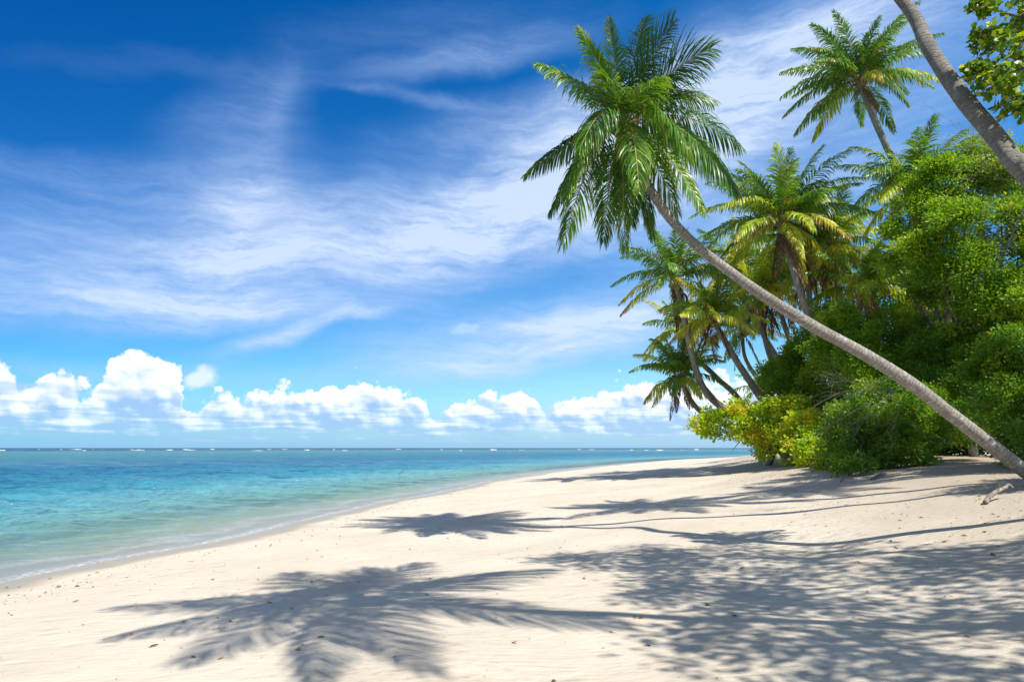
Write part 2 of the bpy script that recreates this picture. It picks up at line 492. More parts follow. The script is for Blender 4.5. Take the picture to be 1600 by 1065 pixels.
M['bark'] = bark_mat('palm_bark', (0.29, 0.26, 0.22), (0.44, 0.40, 0.35), (0.58, 0.56, 0.51))
M['bark_dark'] = bark_mat('palm_bark_dark', (0.20, 0.18, 0.155), (0.31, 0.28, 0.245), (0.38, 0.36, 0.33))

# ------------------------------------------------------------------ terrain
shore_pts = [(-12, -120), (-10, -40), (-8.6, -5), (-8.0, 3), (-7.25, 9.5), (-6.1, 15.3), (-4.9, 22), (-3.2, 30), (0.0, 44), (5.8, 62), (15.5, 86),
             (33, 122), (85, 190), (300, 330), (1200, 700), (6000, 2500)]
shore, _s = spline([(x, y, 0) for x, y in shore_pts[:13]], 260)
shore = np.vstack([shore[:, :2], shore_pts[13:]])
_wob = 0.16 * np.sin(shore[:, 1] * 0.42 + 1.0) + 0.10 * np.sin(shore[:, 1] * 0.95)
shore[:, 0] += _wob * (np.arange(len(shore)) < 258)

def inland(x, y):
    """signed distance to the waterline, positive on the land side"""
    x = np.asarray(x, float); y = np.asarray(y, float)
    shp = x.shape
    q = np.stack([x.ravel(), y.ravel()], 1).astype(np.float32)
    out = np.full(len(q), 1e9, np.float32)
    for lo in range(0, len(q), 20000):
        qq = q[lo:lo + 20000]
        a = shore[:-1].astype(np.float32); d = (shore[1:] - shore[:-1]).astype(np.float32)
        L2 = (d ** 2).sum(1)
        t = ((qq[:, None, :] - a[None]) * d[None]).sum(-1) / L2
        t = np.clip(t, 0, 1)
        c = a[None] + t[..., None] * d[None]
        e = qq[:, None, :] - c
        dist = (e ** 2).sum(-1)
        i = dist.argmin(1)
        r = np.arange(len(qq))
        sg = np.sign(d[i, 1] * e[r, i, 0] - d[i, 0] * e[r, i, 1])
        out[lo:lo + 20000] = np.sqrt(dist[r, i]) * np.where(sg == 0, 1, sg)
    return out.reshape(shp)

def und(x, y):
    return (0.028 * np.sin(x * .55 + y * .31 + 1) + 0.022 * np.sin(x * 1.1 - y * .62) + 0.012 * np.sin(x * 2.3 + y * 1.35 + 2)
            + 0.008 * np.sin(-x * 3.1 + y * 2.6))
def profile(s):
    return np.interp(s, [-4000, -200, -60, -25, -8, 0, 3, 8, 11, 13, 15, 17, 20, 30, 60, 4000],
                     [-14, -7, -3.2, -1.7, -0.55, 0, .14, .40, .64, .92, 1.24, 1.40, 1.52, 1.62, 1.8, 2.4])
def ground(x, y, s=None):
    if s is None: s = inland(x, y)
    amp = np.clip((s - 1.2) / 5.0, 0, 1) * np.clip(1.5 - np.asarray(y) / 200.0, 0, 1)
    return profile(s) + und(np.asarray(x, float), np.asarray(y, float)) * amp
def gz(x, y):
    return float(ground(np.array([x]), np.array([y]))[0])

def axis(a, b_, step, lo, hi, g=1.16):
    c = list(np.arange(a, b_ + 1e-6, step))
    x, st = c[-1], step
    up_ = []
    while x < hi: st *= g; x += st; up_.append(x)
    x, st = c[0], step
    dn = []
    while x > lo: st *= g; x -= st; dn.append(x)
    return np.array(dn[::-1] + c + up_)

def grid_mesh(name, xs, ys, zf, mat, kind, label, extra):
    X, Y = np.meshgrid(xs, ys)
    s = inland(X, Y)
    Z = zf(X, Y, s)
    v = np.stack([X, Y, Z], -1).reshape(-1, 3)
    ny, nx = X.shape
    i = np.arange(ny - 1)[:, None]; j = np.arange(nx - 1)[None]
    q = np.stack([i * nx + j, i * nx + j + 1, (i + 1) * nx + j + 1, (i + 1) * nx + j], -1).reshape(-1, 4)
    o = np_mesh(name, v, [q], mat, smooth=True)
    at = o.data.attributes.new('inland', 'FLOAT', 'POINT')
    at.data.foreach_set('value', s.astype(np.float32).ravel())
    tag(o, label, kind=kind)
    return o

# sand
m_, nb = new_mat('sand')
co = nb.n('ShaderNodeTexCoord').outputs['Object']
s_in = attr(nb, 'inland')
n1, _ = nb.noise(co, 0.5, 4, .55)
n2, _ = nb.noise(co, 5.0, 6, .65)
n3, _ = nb.noise(co, 180.0, 3, .7)
# raked, wind-drawn streaks that run up the beach towards the trees
stv = nb.mapping(co, rot=(0, 0, R(-38)), sc=(1.0, 9.0, 1.0))
s1, _ = nb.noise(stv, 1.6, 6, .68)
s2, _ = nb.noise(nb.mapping(co, rot=(0, 0, R(-22)), sc=(1.0, 5.0, 1.0)), 4.5, 5, .7)
col = nb.mix(nb.mr(n1, .35, .65), (0.53, 0.45, 0.345), (0.61, 0.535, 0.425))
col = nb.mix(nb.mr(n2, .30, .75, 0, .35), col, (0.67, 0.59, 0.475))
col = nb.mix(nb.mr(s1, .52, .72, 0, .40), col, (0.47, 0.385, 0.285))
speck, _ = nb.noise(co, 70, 4, .75)
col = nb.mix(nb.mr(speck, .66, .74, 0, .5), col, (0.30, 0.225, 0.15))
dn, _ = nb.noise(nb.mapping(co, rot=(0, 0, R(-35)), sc=(1.0, 2.6, 1.0)), 6.5, 7, .74)
trodc = nb.mr(nb.noise(nb.mapping(co, loc=(2, 5, 0)), .28, 3, .5)[0], .44, .60)
trodc = nb.m('MULTIPLY', trodc, nb.mr(s_in, 3.0, 8.0))
col = nb.mix(nb.m('MULTIPLY', nb.mr(dn, .54, .63, 0, .60), trodc), col, (0.27, 0.205, 0.13))
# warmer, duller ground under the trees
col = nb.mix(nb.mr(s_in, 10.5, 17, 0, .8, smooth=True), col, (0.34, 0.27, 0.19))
# wet rim, under water paler
wetn, _ = nb.noise(co, .9, 3, .5)
wet = nb.mr(nb.m('ADD', s_in, nb.m('MULTIPLY', wetn, .7)), 1.35, 0.75, smooth=True)
col = nb.mix(wet, col, (0.36, 0.29, 0.185))
col = nb.mix(nb.mr(s_in, -1.0, -5.0), col, (0.56, 0.52, 0.36))
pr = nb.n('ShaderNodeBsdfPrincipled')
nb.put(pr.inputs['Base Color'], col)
nb.put(pr.inputs['Roughness'], nb.mr(wet, 0, 1, .92, .34))
nb.put(pr.inputs['Specular IOR Level'], nb.mr(wet, 0, 1, .15, .5))
dry = nb.m('SUBTRACT', 1.0, nb.m('MULTIPLY', wet, .96))
cl, _ = nb.noise(nb.mapping(co, rot=(0, 0, R(-38)), sc=(1.0, 2.2, 1.0)), 7.0, 5, .62)
pit = nb.n('ShaderNodeTexVoronoi', feature='SMOOTH_F1'); pit.inputs['Scale'].default_value = 2.4
pit.inputs['Smoothness'].default_value = .8
nb.put(pit.inputs['Vector'], nb.mapping(co, rot=(0, 0, R(-38)), sc=(1.0, 1.7, 1.0)))
pitd = nb.mr(pit.outputs['Distance'], 0.08, 0.34, smooth=True)
trod = nb.mr(nb.noise(co, .35, 3, .5)[0], .45, .62)
hgt = nb.m('ADD', nb.m('MULTIPLY', s1, .26), nb.m('MULTIPLY', cl, .50))
hgt = nb.m('ADD', hgt, nb.m('MULTIPLY', s2, .12))
hgt = nb.m('ADD', hgt, nb.m('MULTIPLY', n3, .07))
hgt = nb.m('ADD', hgt, nb.m('MULTIPLY', nb.m('MULTIPLY', pitd, trod), .60))
hgt = nb.m('MULTIPLY', hgt, dry)
bp = nb.n('ShaderNodeBump'); bp.inputs['Strength'].default_value = .62; bp.inputs['Distance'].default_value = .085
nb.put(bp.inputs['Height'], hgt); nb.nt.links.new(bp.outputs[0], pr.inputs['Normal'])
finish(nb, pr.outputs[0])
M['sand'] = m_
xs = axis(-14, 26, .2, -26000, 30000, 1.17)
ys = axis(2, 48, .2, -400, 40000, 1.12)
grid_mesh('sand_beach', xs, ys, lambda x, y, s: ground(x, y, s), M['sand'], 'structure', 'pale warm sand beach sloping up to the trees and under the sea', None)

# water
m_, nb = new_mat('sea_water')
geo = nb.n('ShaderNodeNewGeometry').outputs['Position']
s_in = attr(nb, 'inland')
off = nb.m('MULTIPLY', s_in, -1.0)
px_, py_, _ = nb.sep(geo)
pn, _ = nb.noise(nb.mapping(geo, sc=(.6, 1.0, 1)), .055, 4, .55)
pn2, _ = nb.noise(nb.mapping(geo, sc=(.35, 1.0, 1)), .35, 5, .6)
offn = nb.m('MULTIPLY', off, nb.mr(pn, .3, .7, .75, 1.25))
lg = nb.m('LOGARITHM', nb.m('MAXIMUM', nb.m('ADD', offn, 1.0), 1.0), 10.0)     # 0 at the edge, 1 at 9 m, 2 at 99 m, 3 at 1 km
body = nb.ramp(nb.m('DIVIDE', lg, 4.0), [(0.0, (0.42, 0.46, 0.33)), (0.10, (0.38, 0.54, 0.44)), (0.20, (0.23, 0.48, 0.46)), (0.30, (0.055, 0.26, 0.335)),
                                         (0.42, (0.026, 0.155, 0.255)), (0.50, (0.040, 0.19, 0.245)), (0.60, (0.075, 0.235, 0.24)), (0.65, (0.05, 0.20, 0.215)), (0.67, (0.003, 0.06, 0.12)), (1.0, (0.002, 0.04, 0.10))])
grass_ = nb.m('MULTIPLY', nb.mr(pn2, .50, .66), nb.mr(off, 6, 16))
grass_ = nb.m('MULTIPLY', grass_, nb.mr(off, 400, 60, 0.3, 1.0))
body = nb.mix(nb.m('MULTIPLY', grass_, .75), body, (0.010, 0.085, 0.18))
milk = nb.noise(nb.mapping(geo, sc=(1.6, .5, 1)), 1.3, 5, .6)[0]
wv1 = nb.noise(nb.mapping(geo, rot=(0, 0, R(12)), sc=(.55, 1.5, 1)), 1.5, 5, .62)[0]
wv2 = nb.noise(nb.mapping(geo, rot=(0, 0, R(-14)), sc=(.7, 1.6, 1)), 5.0, 4, .65)[0]
wv3 = nb.noise(nb.mapping(geo, sc=(.30, 1.0, 1)), .28, 5, .6)[0]
wh = nb.m('ADD', nb.m('MULTIPLY', wv1, .55), nb.m('MULTIPLY', wv2, .16))
wh = nb.m('ADD', wh, nb.m('MULTIPLY', wv3, 2.4))
calm = nb.mr(off, 0.3, 7.0, .10, 1.0)
bp = nb.n('ShaderNodeBump'); bp.inputs['Distance'].default_value = .6
nb.put(bp.inputs['Strength'], nb.m('MULTIPLY', calm, 1.0)); nb.put(bp.inputs['Height'], wh)
df = nb.n('ShaderNodeBsdfDiffuse'); nb.put(df.inputs['Color'], body); nb.nt.links.new(bp.outputs[0], df.inputs['Normal'])
tp = nb.n('ShaderNodeBsdfTransparent'); nb.put(tp.inputs['Color'], nb.mix(nb.mr(off, 0, 7), (0.98, .98, .96), (.62, .90, .84)))
deepn = nb.m('ADD', off, nb.m('MULTIPLY', nb.m('SUBTRACT', milk, .5), 2.6))
dm = nb.n('ShaderNodeMixShader')
nb.put(dm.inputs[0], nb.mr(deepn, .5, 11.0, .0, .92, smooth=True))
nb.nt.links.new(tp.outputs[0], dm.inputs[1]); nb.nt.links.new(df.outputs[0], dm.inputs[2])
gl = nb.n('ShaderNodeBsdfGlossy'); gl.inputs['Roughness'].default_value = .07
gl.inputs['Color'].default_value = (.95, .97, 1, 1)
nb.nt.links.new(bp.outputs[0], gl.inputs['Normal'])
gust = nb.noise(nb.mapping(geo, sc=(.22, 1.0, 1)), 1.1, 6, .66)[0]
gust2 = nb.noise(nb.mapping(geo, sc=(.16, 1.0, 1)), .16, 5, .62)[0]
gf = nb.m('MULTIPLY', nb.mr(gust, .34, .66, .15, 1.95), nb.mr(gust2, .34, .66, .55, 1.3))
fr = nb.n('ShaderNodeFresnel'); fr.inputs['IOR'].default_value = 1.33
nb.nt.links.new(bp.outputs[0], fr.inputs['Normal'])
gm = nb.n('ShaderNodeMixShader')
nb.put(gm.inputs[0], nb.m('MINIMUM', nb.m('MULTIPLY', nb.m('MULTIPLY', fr.outputs[0], .85), gf), nb.mr(off, 0.0, 7.0, .22, .78)))
nb.nt.links.new(dm.outputs[0], gm.inputs[1]); nb.nt.links.new(gl.outputs[0], gm.inputs[2])
# thin lace of foam where the last ripples run out
fo = nb.n('ShaderNodeBsdfDiffuse'); fo.inputs['Color'].default_value = (.78, .80, .80, 1)
fn = nb.noise(nb.mapping(geo, sc=(1.0, 1.0, 1)), 9, 6, .7)[0]
band = nb.m('SINE', nb.m('ADD', nb.m('MULTIPLY', off, 3.2), nb.m('MULTIPLY', nb.noise(geo, .5, 3, .5)[0], 9.0)))
fm = nb.m('MULTIPLY', nb.mr(band, .55, 1.0), nb.mr(off, 5.5, .8))
fm = nb.m('MULTIPLY', fm, nb.mr(fn, .42, .68))
edge = nb.m('MULTIPLY', nb.mr(nb.m('ADD', off, nb.m('MULTIPLY', nb.m('SUBTRACT', milk, .5), 1.2)), .30, .05), nb.mr(fn, .42, .58))
fm = nb.m('MAXIMUM', nb.m('MULTIPLY', fm, .26), nb.m('MULTIPLY', edge, .42))
f2 = nb.n('ShaderNodeMixShader'); nb.put(f2.inputs[0], fm)
nb.nt.links.new(gm.outputs[0], f2.inputs[1]); nb.nt.links.new(fo.outputs[0], f2.inputs[2])
finish(nb, f2.outputs[0])
M['water'] = m_
rngw = np.random.default_rng(4)
WV = [(.35 * 9 ** rngw.random(), rngw.normal(0.25, .55), rngw.uniform(0, 6.28)) for _ in range(26)]
def sea(x, y, s):
    z = np.zeros_like(x)
    for lam, th, ph in WV:
        kx, ky = math.sin(th) * 6.283 / lam, math.cos(th) * 6.283 / lam
        z += 0.0165 * lam ** .9 * (1 - 1.6 * np.abs(np.sin(.5 * (x * kx + y * ky + ph + 1.3 * np.sin(x * .33 + y * .21 + ph))))) * (1 + .6 * np.sin(x * kx * .17 - y * ky * .13 + ph * 3))
    fade = np.clip(1.4 - np.hypot(x, y) / 120.0, 0, 1)
    return z * np.clip((-s - .6) / 6.0, 0, 1) * fade
xs = axis(-40, 2, .16, -40000, 40000, 1.12)
ys = axis(7, 60, .105, -200, 60000, 1.06)
grid_mesh('sea_water', xs, ys, sea, M['water'], 'structure', 'shallow turquoise sea with small choppy waves, darker blue towards the horizon', None)

# surf breaking on the reef, far out
mf = simple('foam', (.80, .83, .85), .9)
fb = Bag()
rg = np.random.default_rng(12)
for px in list(rg.uniform(0, 1150, 22)) + [60, 95, 118, 145, 265, 290, 332, 420, 445, 480, 690, 720, 815, 905, 925, 1010]:
    Y = rg.uniform(400, 760)
    c = P(px, 705, Y); c[2] = 0
    L = rg.uniform(.8, 5.5) * rg.uniform(.4, 1); n = 9
    t = np.linspace(-1, 1, n)
    path = np.stack([c[0] + t * L, c[1] + rg.normal(0, .8, n), np.full(n, .02)], 1)
    r_ = (1 - t ** 2) ** .5 * rg.uniform(.16, .42) * rg.uniform(.4, 1.3, n) + .02
    v, q, uv = tube(path, r_, 6)
    fb.add(v, q, uv)
o = fb.build('reef_surf', mf); tag(o, 'thin broken white line of surf on the reef under the horizon', 'surf', kind='stuff')

# ------------------------------------------------------------------ palms
def frond_geo(hub, tip, arch, rng, nl=64, ll=0.62, hang=0.35, width=0.045, yellow=0.0, twist=0.0, tipbrown=0.0, wind=(0, 0, 0)):
    hub = np.asarray(hub, float); tip = np.asarray(tip, float)
    V = tip - hub; L = np.linalg.norm(V)
    ctrl = hub + V * 0.48 + np.array([0, 0, 1.0]) * arch * L
    t = np.linspace(0, 1, 22)[:, None]
    path = (1 - t) ** 2 * hub + 2 * t * (1 - t) * ctrl + t ** 2 * tip
    # a little sideways sweep so no frond lies in one plane
    side0 = unit(np.cross(V, [0, 0, 1.0]) + 1e-4)
    path = path + side0 * (math.sin(rng.uniform(0, 6.28)) * .07 * L * t ** 2)
    seg = np.concatenate([[0], np.cumsum(np.linalg.norm(np.diff(path, axis=0), axis=1))]); LT = seg[-1]
    rad = np.interp(seg / LT, [0, .06, .2, 1], [.042, .026, .017, .004]) * (LT / 3.0) ** .5
    rv, rq, ruv = tube(path, rad, 4)
    # leaflets
    T = unit(np.gradient(path, axis=0))
    tt = np.linspace(.13, 1.0, nl) ** .93
    sides = []
    for sg in (-1, 1):
        tj = np.clip(tt + rng.normal(0, .004, nl), .1, 1)
        pos = np.stack([np.interp(tj * LT, seg, path[:, i]) for i in range(3)], 1)
        Tj = unit(np.stack([np.interp(tj * LT, seg, T[:, i]) for i in range(3)], 1))
        upv = np.array([0, 0, 1.0])
        sd = np.cross(Tj, upv)
        sl = np.linalg.norm(sd, axis=1, keepdims=True)
        sd = np.where(sl > .15, sd / (sl + 1e-6), side0)
        nrm = unit(np.cross(sd, Tj))
        ct, sn = math.cos(twist), math.sin(twist)
        sd2 = sd * ct + nrm * sn; nrm2 = nrm * ct - sd * sn
        prof_ = np.interp(tj, [.1, .2, .38, .6, .85, 1], [.50, .85, 1.0, .92, .58, .30])
        ln = 1.22 * ll * prof_ * rng.uniform(.86, 1.1, nl)
        fwd = np.interp(tj, [.1, .5, 1], [.55, .90, 2.1]) + rng.normal(0, .16, nl)
        lift = rng.normal(.12, .18, nl)
        d0 = unit(sg * sd2 + fwd[:, None] * Tj + lift[:, None] * nrm2)
        g = np.array([0, 0, -1.0])
        hg = hang * rng.uniform(.5, 1.7, nl)
        hg = np.where(rng.random(nl) < .06, hg + .7, hg)
        d1 = unit(d0 + g * (hg * .55)[:, None] + np.asarray(wind) * .3)
        d2 = unit(d0 + g * (hg * 1.5)[:, None] + np.asarray(wind) * .6)
        d3 = unit(d0 + g * (hg * 2.7)[:, None] + np.asarray(wind))
        p0 = pos
        p1 = p0 + d0 * (ln * .22)[:, None]
        p2 = p1 + d1 * (ln * .30)[:, None]
        p3 = p2 + d2 * (ln * .27)[:, None]
        p4 = p3 + d3 * (ln * .21)[:, None]
        w = width * np.interp(tj, [.1, .3, 1], [.7, 1, .6]) * rng.uniform(.8, 1.15, nl)
        wd = unit(Tj + nrm2 * rng.normal(.25 * sg, .45, nl)[:, None])
        def pr_(p, d, ww):
            wdir = unit(wd - d * (wd * d).sum(1, keepdims=True))
            return p - wdir * (ww * .5)[:, None], p + wdir * (ww * .5)[:, None]
        a0, b0 = pr_(p0, d0, w * .45); a1, b1 = pr_(p1, d0, w); a2, b2 = pr_(p2, d1, w * .92); a3, b3 = pr_(p3, d2, w * .62)
        vv = np.stack([a0, b0, a1, b1, a2, b2, a3, b3, p4], 1)         # nl,9,3
        base_t = 0.80 - yellow * .80 + rng.normal(0, .06)
        tn = base_t + rng.normal(0, .07, nl) + .10 * np.sin(tj * 9 + rng.uniform(0, 6)) - tipbrown * np.clip((tj - .55) * 2, 0, 1)
        dry = rng.random(nl) < .02 + tipbrown * .3
        tn = np.where(dry, rng.uniform(0, .12, nl), tn)
        tn = np.repeat(tn[:, None], 9, 1)
        tn[:, 6:] -= .10 + .25 * tipbrown
        tn[:, 8] -= .08 + rng.random(nl) * .18 * (rng.random(nl) < .4)
        sides.append((vv.reshape(-1, 3), np.clip(tn, 0, 1).ravel()))
    vs = np.vstack([sides[0][0], sides[1][0]]); tn = np.concatenate([sides[0][1], sides[1][1]])
    n = 2 * nl
    bse = (np.arange(n) * 9)[:, None]
    q = np.concatenate([bse + np.array([0, 1, 3, 2]), bse + np.array([2, 3, 5, 4]), bse + np.array([4, 5, 7, 6])])
    tr = bse + np.array([6, 7, 8])
    return (rv, rq), (vs, q, tr, tn)

def frond_obj(parent, hub, tip, arch, rng, dead=False, name='frond', **kw):
    (rv, rq), (vs, q, tr, tn) = frond_geo(hub, tip, arch, rng, **kw)
    nv = len(rv)
    V = np.vstack([rv, vs])
    if dead:
        tn = np.clip(rng.normal(.5, .25, len(tn)), 0, 1)
        mats = [M['dead'], M['dead'], M['dead']]
    else:
        lm = M['palm_y'] if kw.get('yellow', 0) > .42 else M['palm']
        mats = [M['rachis'], lm, lm]
    return np_mesh(name, V, [rq, q + nv, tr + nv], mats, parent, tint=np.concatenate([np.full(nv, .3), tn]))

def trunk_obj(parent, pts, r0, r1, mat='bark', sides=14, step=.05, seed=0, flare=1.35):
    pth, s = spline(pts, 80)
    n = max(20, int(s[-1] / step))
    pth, s = spline(pts, n)
    rg = np.random.default_rng(seed)
    base = np.interp(s / s[-1], [0, .015, .06, .3, 1], [r0 * flare, r0 * (1 + (flare - 1) * .55), r0 * 1.08, r0 * .98, r1])
    ringp = (s * 11 * 1.0) % 1.0
    base = base * (1 + .018 * np.where(ringp < .25, 1, 0) + rg.normal(0, .007, n))
    slow = np.convolve(rg.normal(0, 1, n + 30), np.ones(31) / 31, 'valid')[:n] * .12
    a = np.linspace(0, 6.283, sides, endpoint=False)
    rad = base[:, None] * (1 + slow[:, None] + .02 * np.sin(a[None] * 3 + s[:, None] * .8))
    v, q, uv = tube(pth, rad, sides)
    return np_mesh('trunk', v, [q], M[mat], parent, uv=uv, smooth=True)

def crown_parts(parent, hub, L, rng, coco=True):
    hub = np.asarray(hub, float)
    # fibre sheath: ragged swollen collar of old leaf bases
    bg_ = Bag()
    for i in range(16):
        a = i * 2.399 + rng.uniform(-.2, .2)
        out = np.array([math.cos(a), math.sin(a), 0])
        p0 = hub + np.array([0, 0, -.34 * L / 3]) + out * .05
        p1 = hub + out * .13 + np.array([0, 0, -.12])
        p2 = hub + out * rng.uniform(.20, .38) + np.array([0, 0, rng.uniform(-.1, .25)])
        pth, _ = spline([p0, p1, p2], 7)
        v, q, uv = tube(pth, np.array([.06, .075, .07, .055, .045, .03, .012]) * (L / 3), 5)
        bg_.add(v, q, uv)
    bg_.build('leaf_bases', M['fibre'], parent)
    if coco:
        for i in range(rng.integers(4, 8)):
            a = rng.uniform(0, 6.28)
            c = hub + np.array([math.cos(a) * rng.uniform(.16, .32), math.sin(a) * rng.uniform(.16, .32), rng.uniform(-.42, -.15)]) * (L / 3)
            th = np.linspace(0, math.pi, 7)
            pth = c + np.stack([np.zeros(7), np.zeros(7), -np.cos(th)], 1) * .125
            v, q, uv = tube(pth, np.sin(th) * .10 + .002, 8)
            np_mesh('coconut', v, [q], M['coconut'], parent, smooth=True)

PALM_N = [0]
def palm(name_label, trunk_pts, L, seed, r0=.17, r1=.12, n=24, fronds=None, yellow=.15, dead=3, nl=58, mat='bark', group='coconut palms leaning over the beach',
         tipbrown=.05, ll=.62, coco=True, step=.05, spread=1.0, span=118):
    yellow = yellow + (.04 if not fronds else 0)
    rng = np.random.default_rng(seed); n = int(n * 1.2) if 12 < n else n
    base = np.array(trunk_pts[0], float)
    g = gz(base[0], base[1])
    r = root('coconut_palm', (base[0], base[1], g), name_label, 'palm tree', group)
    hub = np.array(trunk_pts[-1], float)
    down = unit(base - np.array(trunk_pts[1], float)) * [1, 1, 0] * .25
    trunk_obj(r, [base * [1, 1, 0] + down + [0, 0, min(g, base[2]) - .3]] + [np.array([base[0], base[1], max(base[2], g)])] + list(trunk_pts[1:]), r0, r1, mat, seed=seed, step=step)
    hubc = hub + np.array([0, 0, .10])
    crown_parts(r, hubc, L, rng, coco)
    nl = int(nl * (1.35 if nl < 90 else 1)); w = .037 * (L / 3) ** .3 * (1.5 if nl < 78 else 1.0)
    if fronds:
        for (tip, arch, kw) in fronds:
            k2 = dict(nl=nl, ll=ll, width=w * .84, yellow=yellow + rng.uniform(-.1, .15), hang=rng.uniform(.25, .6), twist=rng.normal(0, .5), tipbrown=tipbrown)
            k2.update(kw)
            frond_obj(r, hubc, tip, arch, rng, **k2)
    for i in range(n):
        f_ = (i + .5) / n                       # 0 young and upright, 1 old and hanging
        a = i * 2.39996 + rng.uniform(-.35, .35)
        e1 = R(78 - span * f_ ** .85) * 1.0 + rng.normal(0, .10)      # direction of the tip seen from the hub
        Lf = L * rng.uniform(.86, 1.08) * (1 - .25 * max(0, .15 - f_) / .15)
        out = np.array([math.cos(a), math.sin(a), 0])
        tip = hubc + Lf * (out * math.cos(e1) + np.array([0, 0, math.sin(e1)]))
        arch = .10 + .22 * math.cos(e1) * rng.uniform(.7, 1.3)
        yl = yellow + (.22 if f_ > .8 else 0) + rng.uniform(-.12, .18)
        frond_obj(r, hubc, tip, arch, rng, nl=nl, ll=ll * rng.uniform(.85, 1.1), width=w, yellow=yl, hang=.25 + 1.1 * f_ * rng.uniform(.6, 1.3),
                  twist=rng.normal(0, .35) * spread, tipbrown=tipbrown + (.25 if (f_ > .8 and rng.random() < .4) else 0))
    for i in range(dead):
        a = rng.uniform(0, 6.28)
        out = np.array([math.cos(a), math.sin(a), 0])
        tip = hubc + out * L * rng.uniform(.15, .38) + np.array([0, 0, -L * rng.uniform(.55, .85)])
        frond_obj(r, hubc, tip, .12, rng, dead=True, name='dead_frond', nl=int(nl * .6), ll=ll * .62, width=w, hang=1.3)
    return r

# --- the long leaning palm, frond by frond
HY = 11.6
hub1 = P(975, 205, HY)
def T1(px, py, dy, **k):
    return P(px, py, HY + dy)
hero = [
    (T1(946, 26, .3), .06, dict(yellow=.38, ll=.34, hang=.05)), (T1(908, 44, -.6), .12, dict(yellow=.42, ll=.40)),
    (T1(843, 99, -.3), .16, dict(yellow=.25, ll=.52, hang=.7)), (T1(918, 232, -1.5), .46, dict(yellow=.05, hang=1.3)),
    (T1(992, 34, .9), .08, dict(yellow=-.1, ll=.62)), (T1(1048, 38, .2), .14, dict(yellow=-.1, ll=.74, hang=.12, twist=.6)),
    (T1(1110, 76, -.2), .20, dict(yellow=-.1, ll=.80, hang=.25, twist=.5)), (T1(1106, 160, .8), .24, dict(yellow=0, ll=.72, hang=.6)),
    (T1(1158, 226, .3), .34, dict(yellow=-.05, ll=.66, hang=1.3)), (T1(1150, 300, -.5), .48, dict(yellow=0, ll=.80, hang=1.6)),
    (T1(1085, 238, -1.4), .42, dict(yellow=.1, ll=.70, hang=1.7)),
    (T1(819, 272, .4), .18, dict(yellow=0, ll=.42, hang=1.3)), (T1(888, 378, -.6), .42, dict(yellow=.15, ll=.62, hang=1.0)),
    (T1(900, 295, -1.2), .46, dict(yellow=.34, ll=.60, hang=1.2)),
    (T1(968, 396, -.2), .24, dict(yellow=.25, ll=.50, hang=.9, tipbrown=.15)), (T1(935, 375, .5), .30, dict(yellow=0, ll=.55, hang=.9)),
    (T1(1024, 366, .4), .28, dict(yellow=.05, ll=.55, hang=.9)), (T1(1106, 334, -.9), .25, dict(yellow=.36, ll=.46, hang=.9, tipbrown=.10)),
    (T1(1014, 300, -1.6), .34, dict(yellow=.24, ll=.52, hang=1.0)), (T1(955, 120, -1.2), .24, dict(yellow=.2, ll=.55)),
    (T1(1050, 130, .9), .20, dict(yellow=.0, ll=.7, hang=.4)), (T1(905, 130, 1.0), .2, dict(yellow=-.1, ll=.55, hang=.6)),
    (T1(1130, 275, .6), .36, dict(yellow=-.05, ll=.66, hang=1.4)), (T1(985, 350, .8), .3, dict(yellow=-.1, ll=.55, hang=.8)),
    (T1(1055, 335, .1), .34, dict(yellow=.42, ll=.55, hang=.9)), (T1(865, 335, .6), .36, dict(yellow=-.1, ll=.50, hang=1.1)),
    (T1(1020, 120, -1.5), .22, dict(yellow=.2, ll=.6)),
]
path1 = [P(1618, 750, 11.8), P(1594, 730, 11.8), P(1538, 687, 11.8), P(1481, 643, 11.8), P(1425, 600, 11.75), P(1350, 553, 11.7), P(1275, 512, 11.65), P(1200, 466, 11.6), P(1139, 423, 11.6),
         P(1080, 376, 11.6), P(1035, 325, 11.6), P(1000, 265, 11.6), hub1]
palm('tall coconut palm whose long curved pale trunk leans far over the sand towards the sea', path1, 2.35, 11, r0=.114, r1=.072, n=0, fronds=hero, nl=100, dead=0,
     group='coconut palms leaning over the beach', step=.022)

# --- the palm whose trunk crosses the top right corner; its crown is above the frame
c3 = np.array([4.0, 9.9, 12.3])
p3 = [np.array([9.4, 7.3, gz(9.4, 7.3)]), P(1720, 375, 7.1), P(1600, 268, 7.3), P(1555, 213, 7.6), P(1500, 147, 7.95), P(1452, 75, 8.4), P(1410, 0, 8.9), np.array([4.7, 9.5, 10.3]), c3]
palm('palm with thick grey ringed trunk crossing the top right corner, its crown out of view', p3, 2.4, 23, r0=.120, r1=.056, n=18, nl=60, dead=0,
     mat='bark_dark', step=.03, ll=.55, span=80)
# --- a palm right of the camera: only the shadow of its crown falls into the picture
c4 = np.array([2.1, 3.0, 8.4])
palm('palm standing just right of the viewer, only its crown shadow showing on the near sand',
     [np.array([8.8, 2.2, gz(8.8, 2.2)]), np.array([7.4, 2.4, 3.0]), np.array([4.4, 2.65, 6.6]), c4], 2.4, 29, r0=.09, r1=.065, n=14, nl=64, dead=0, ll=.74)

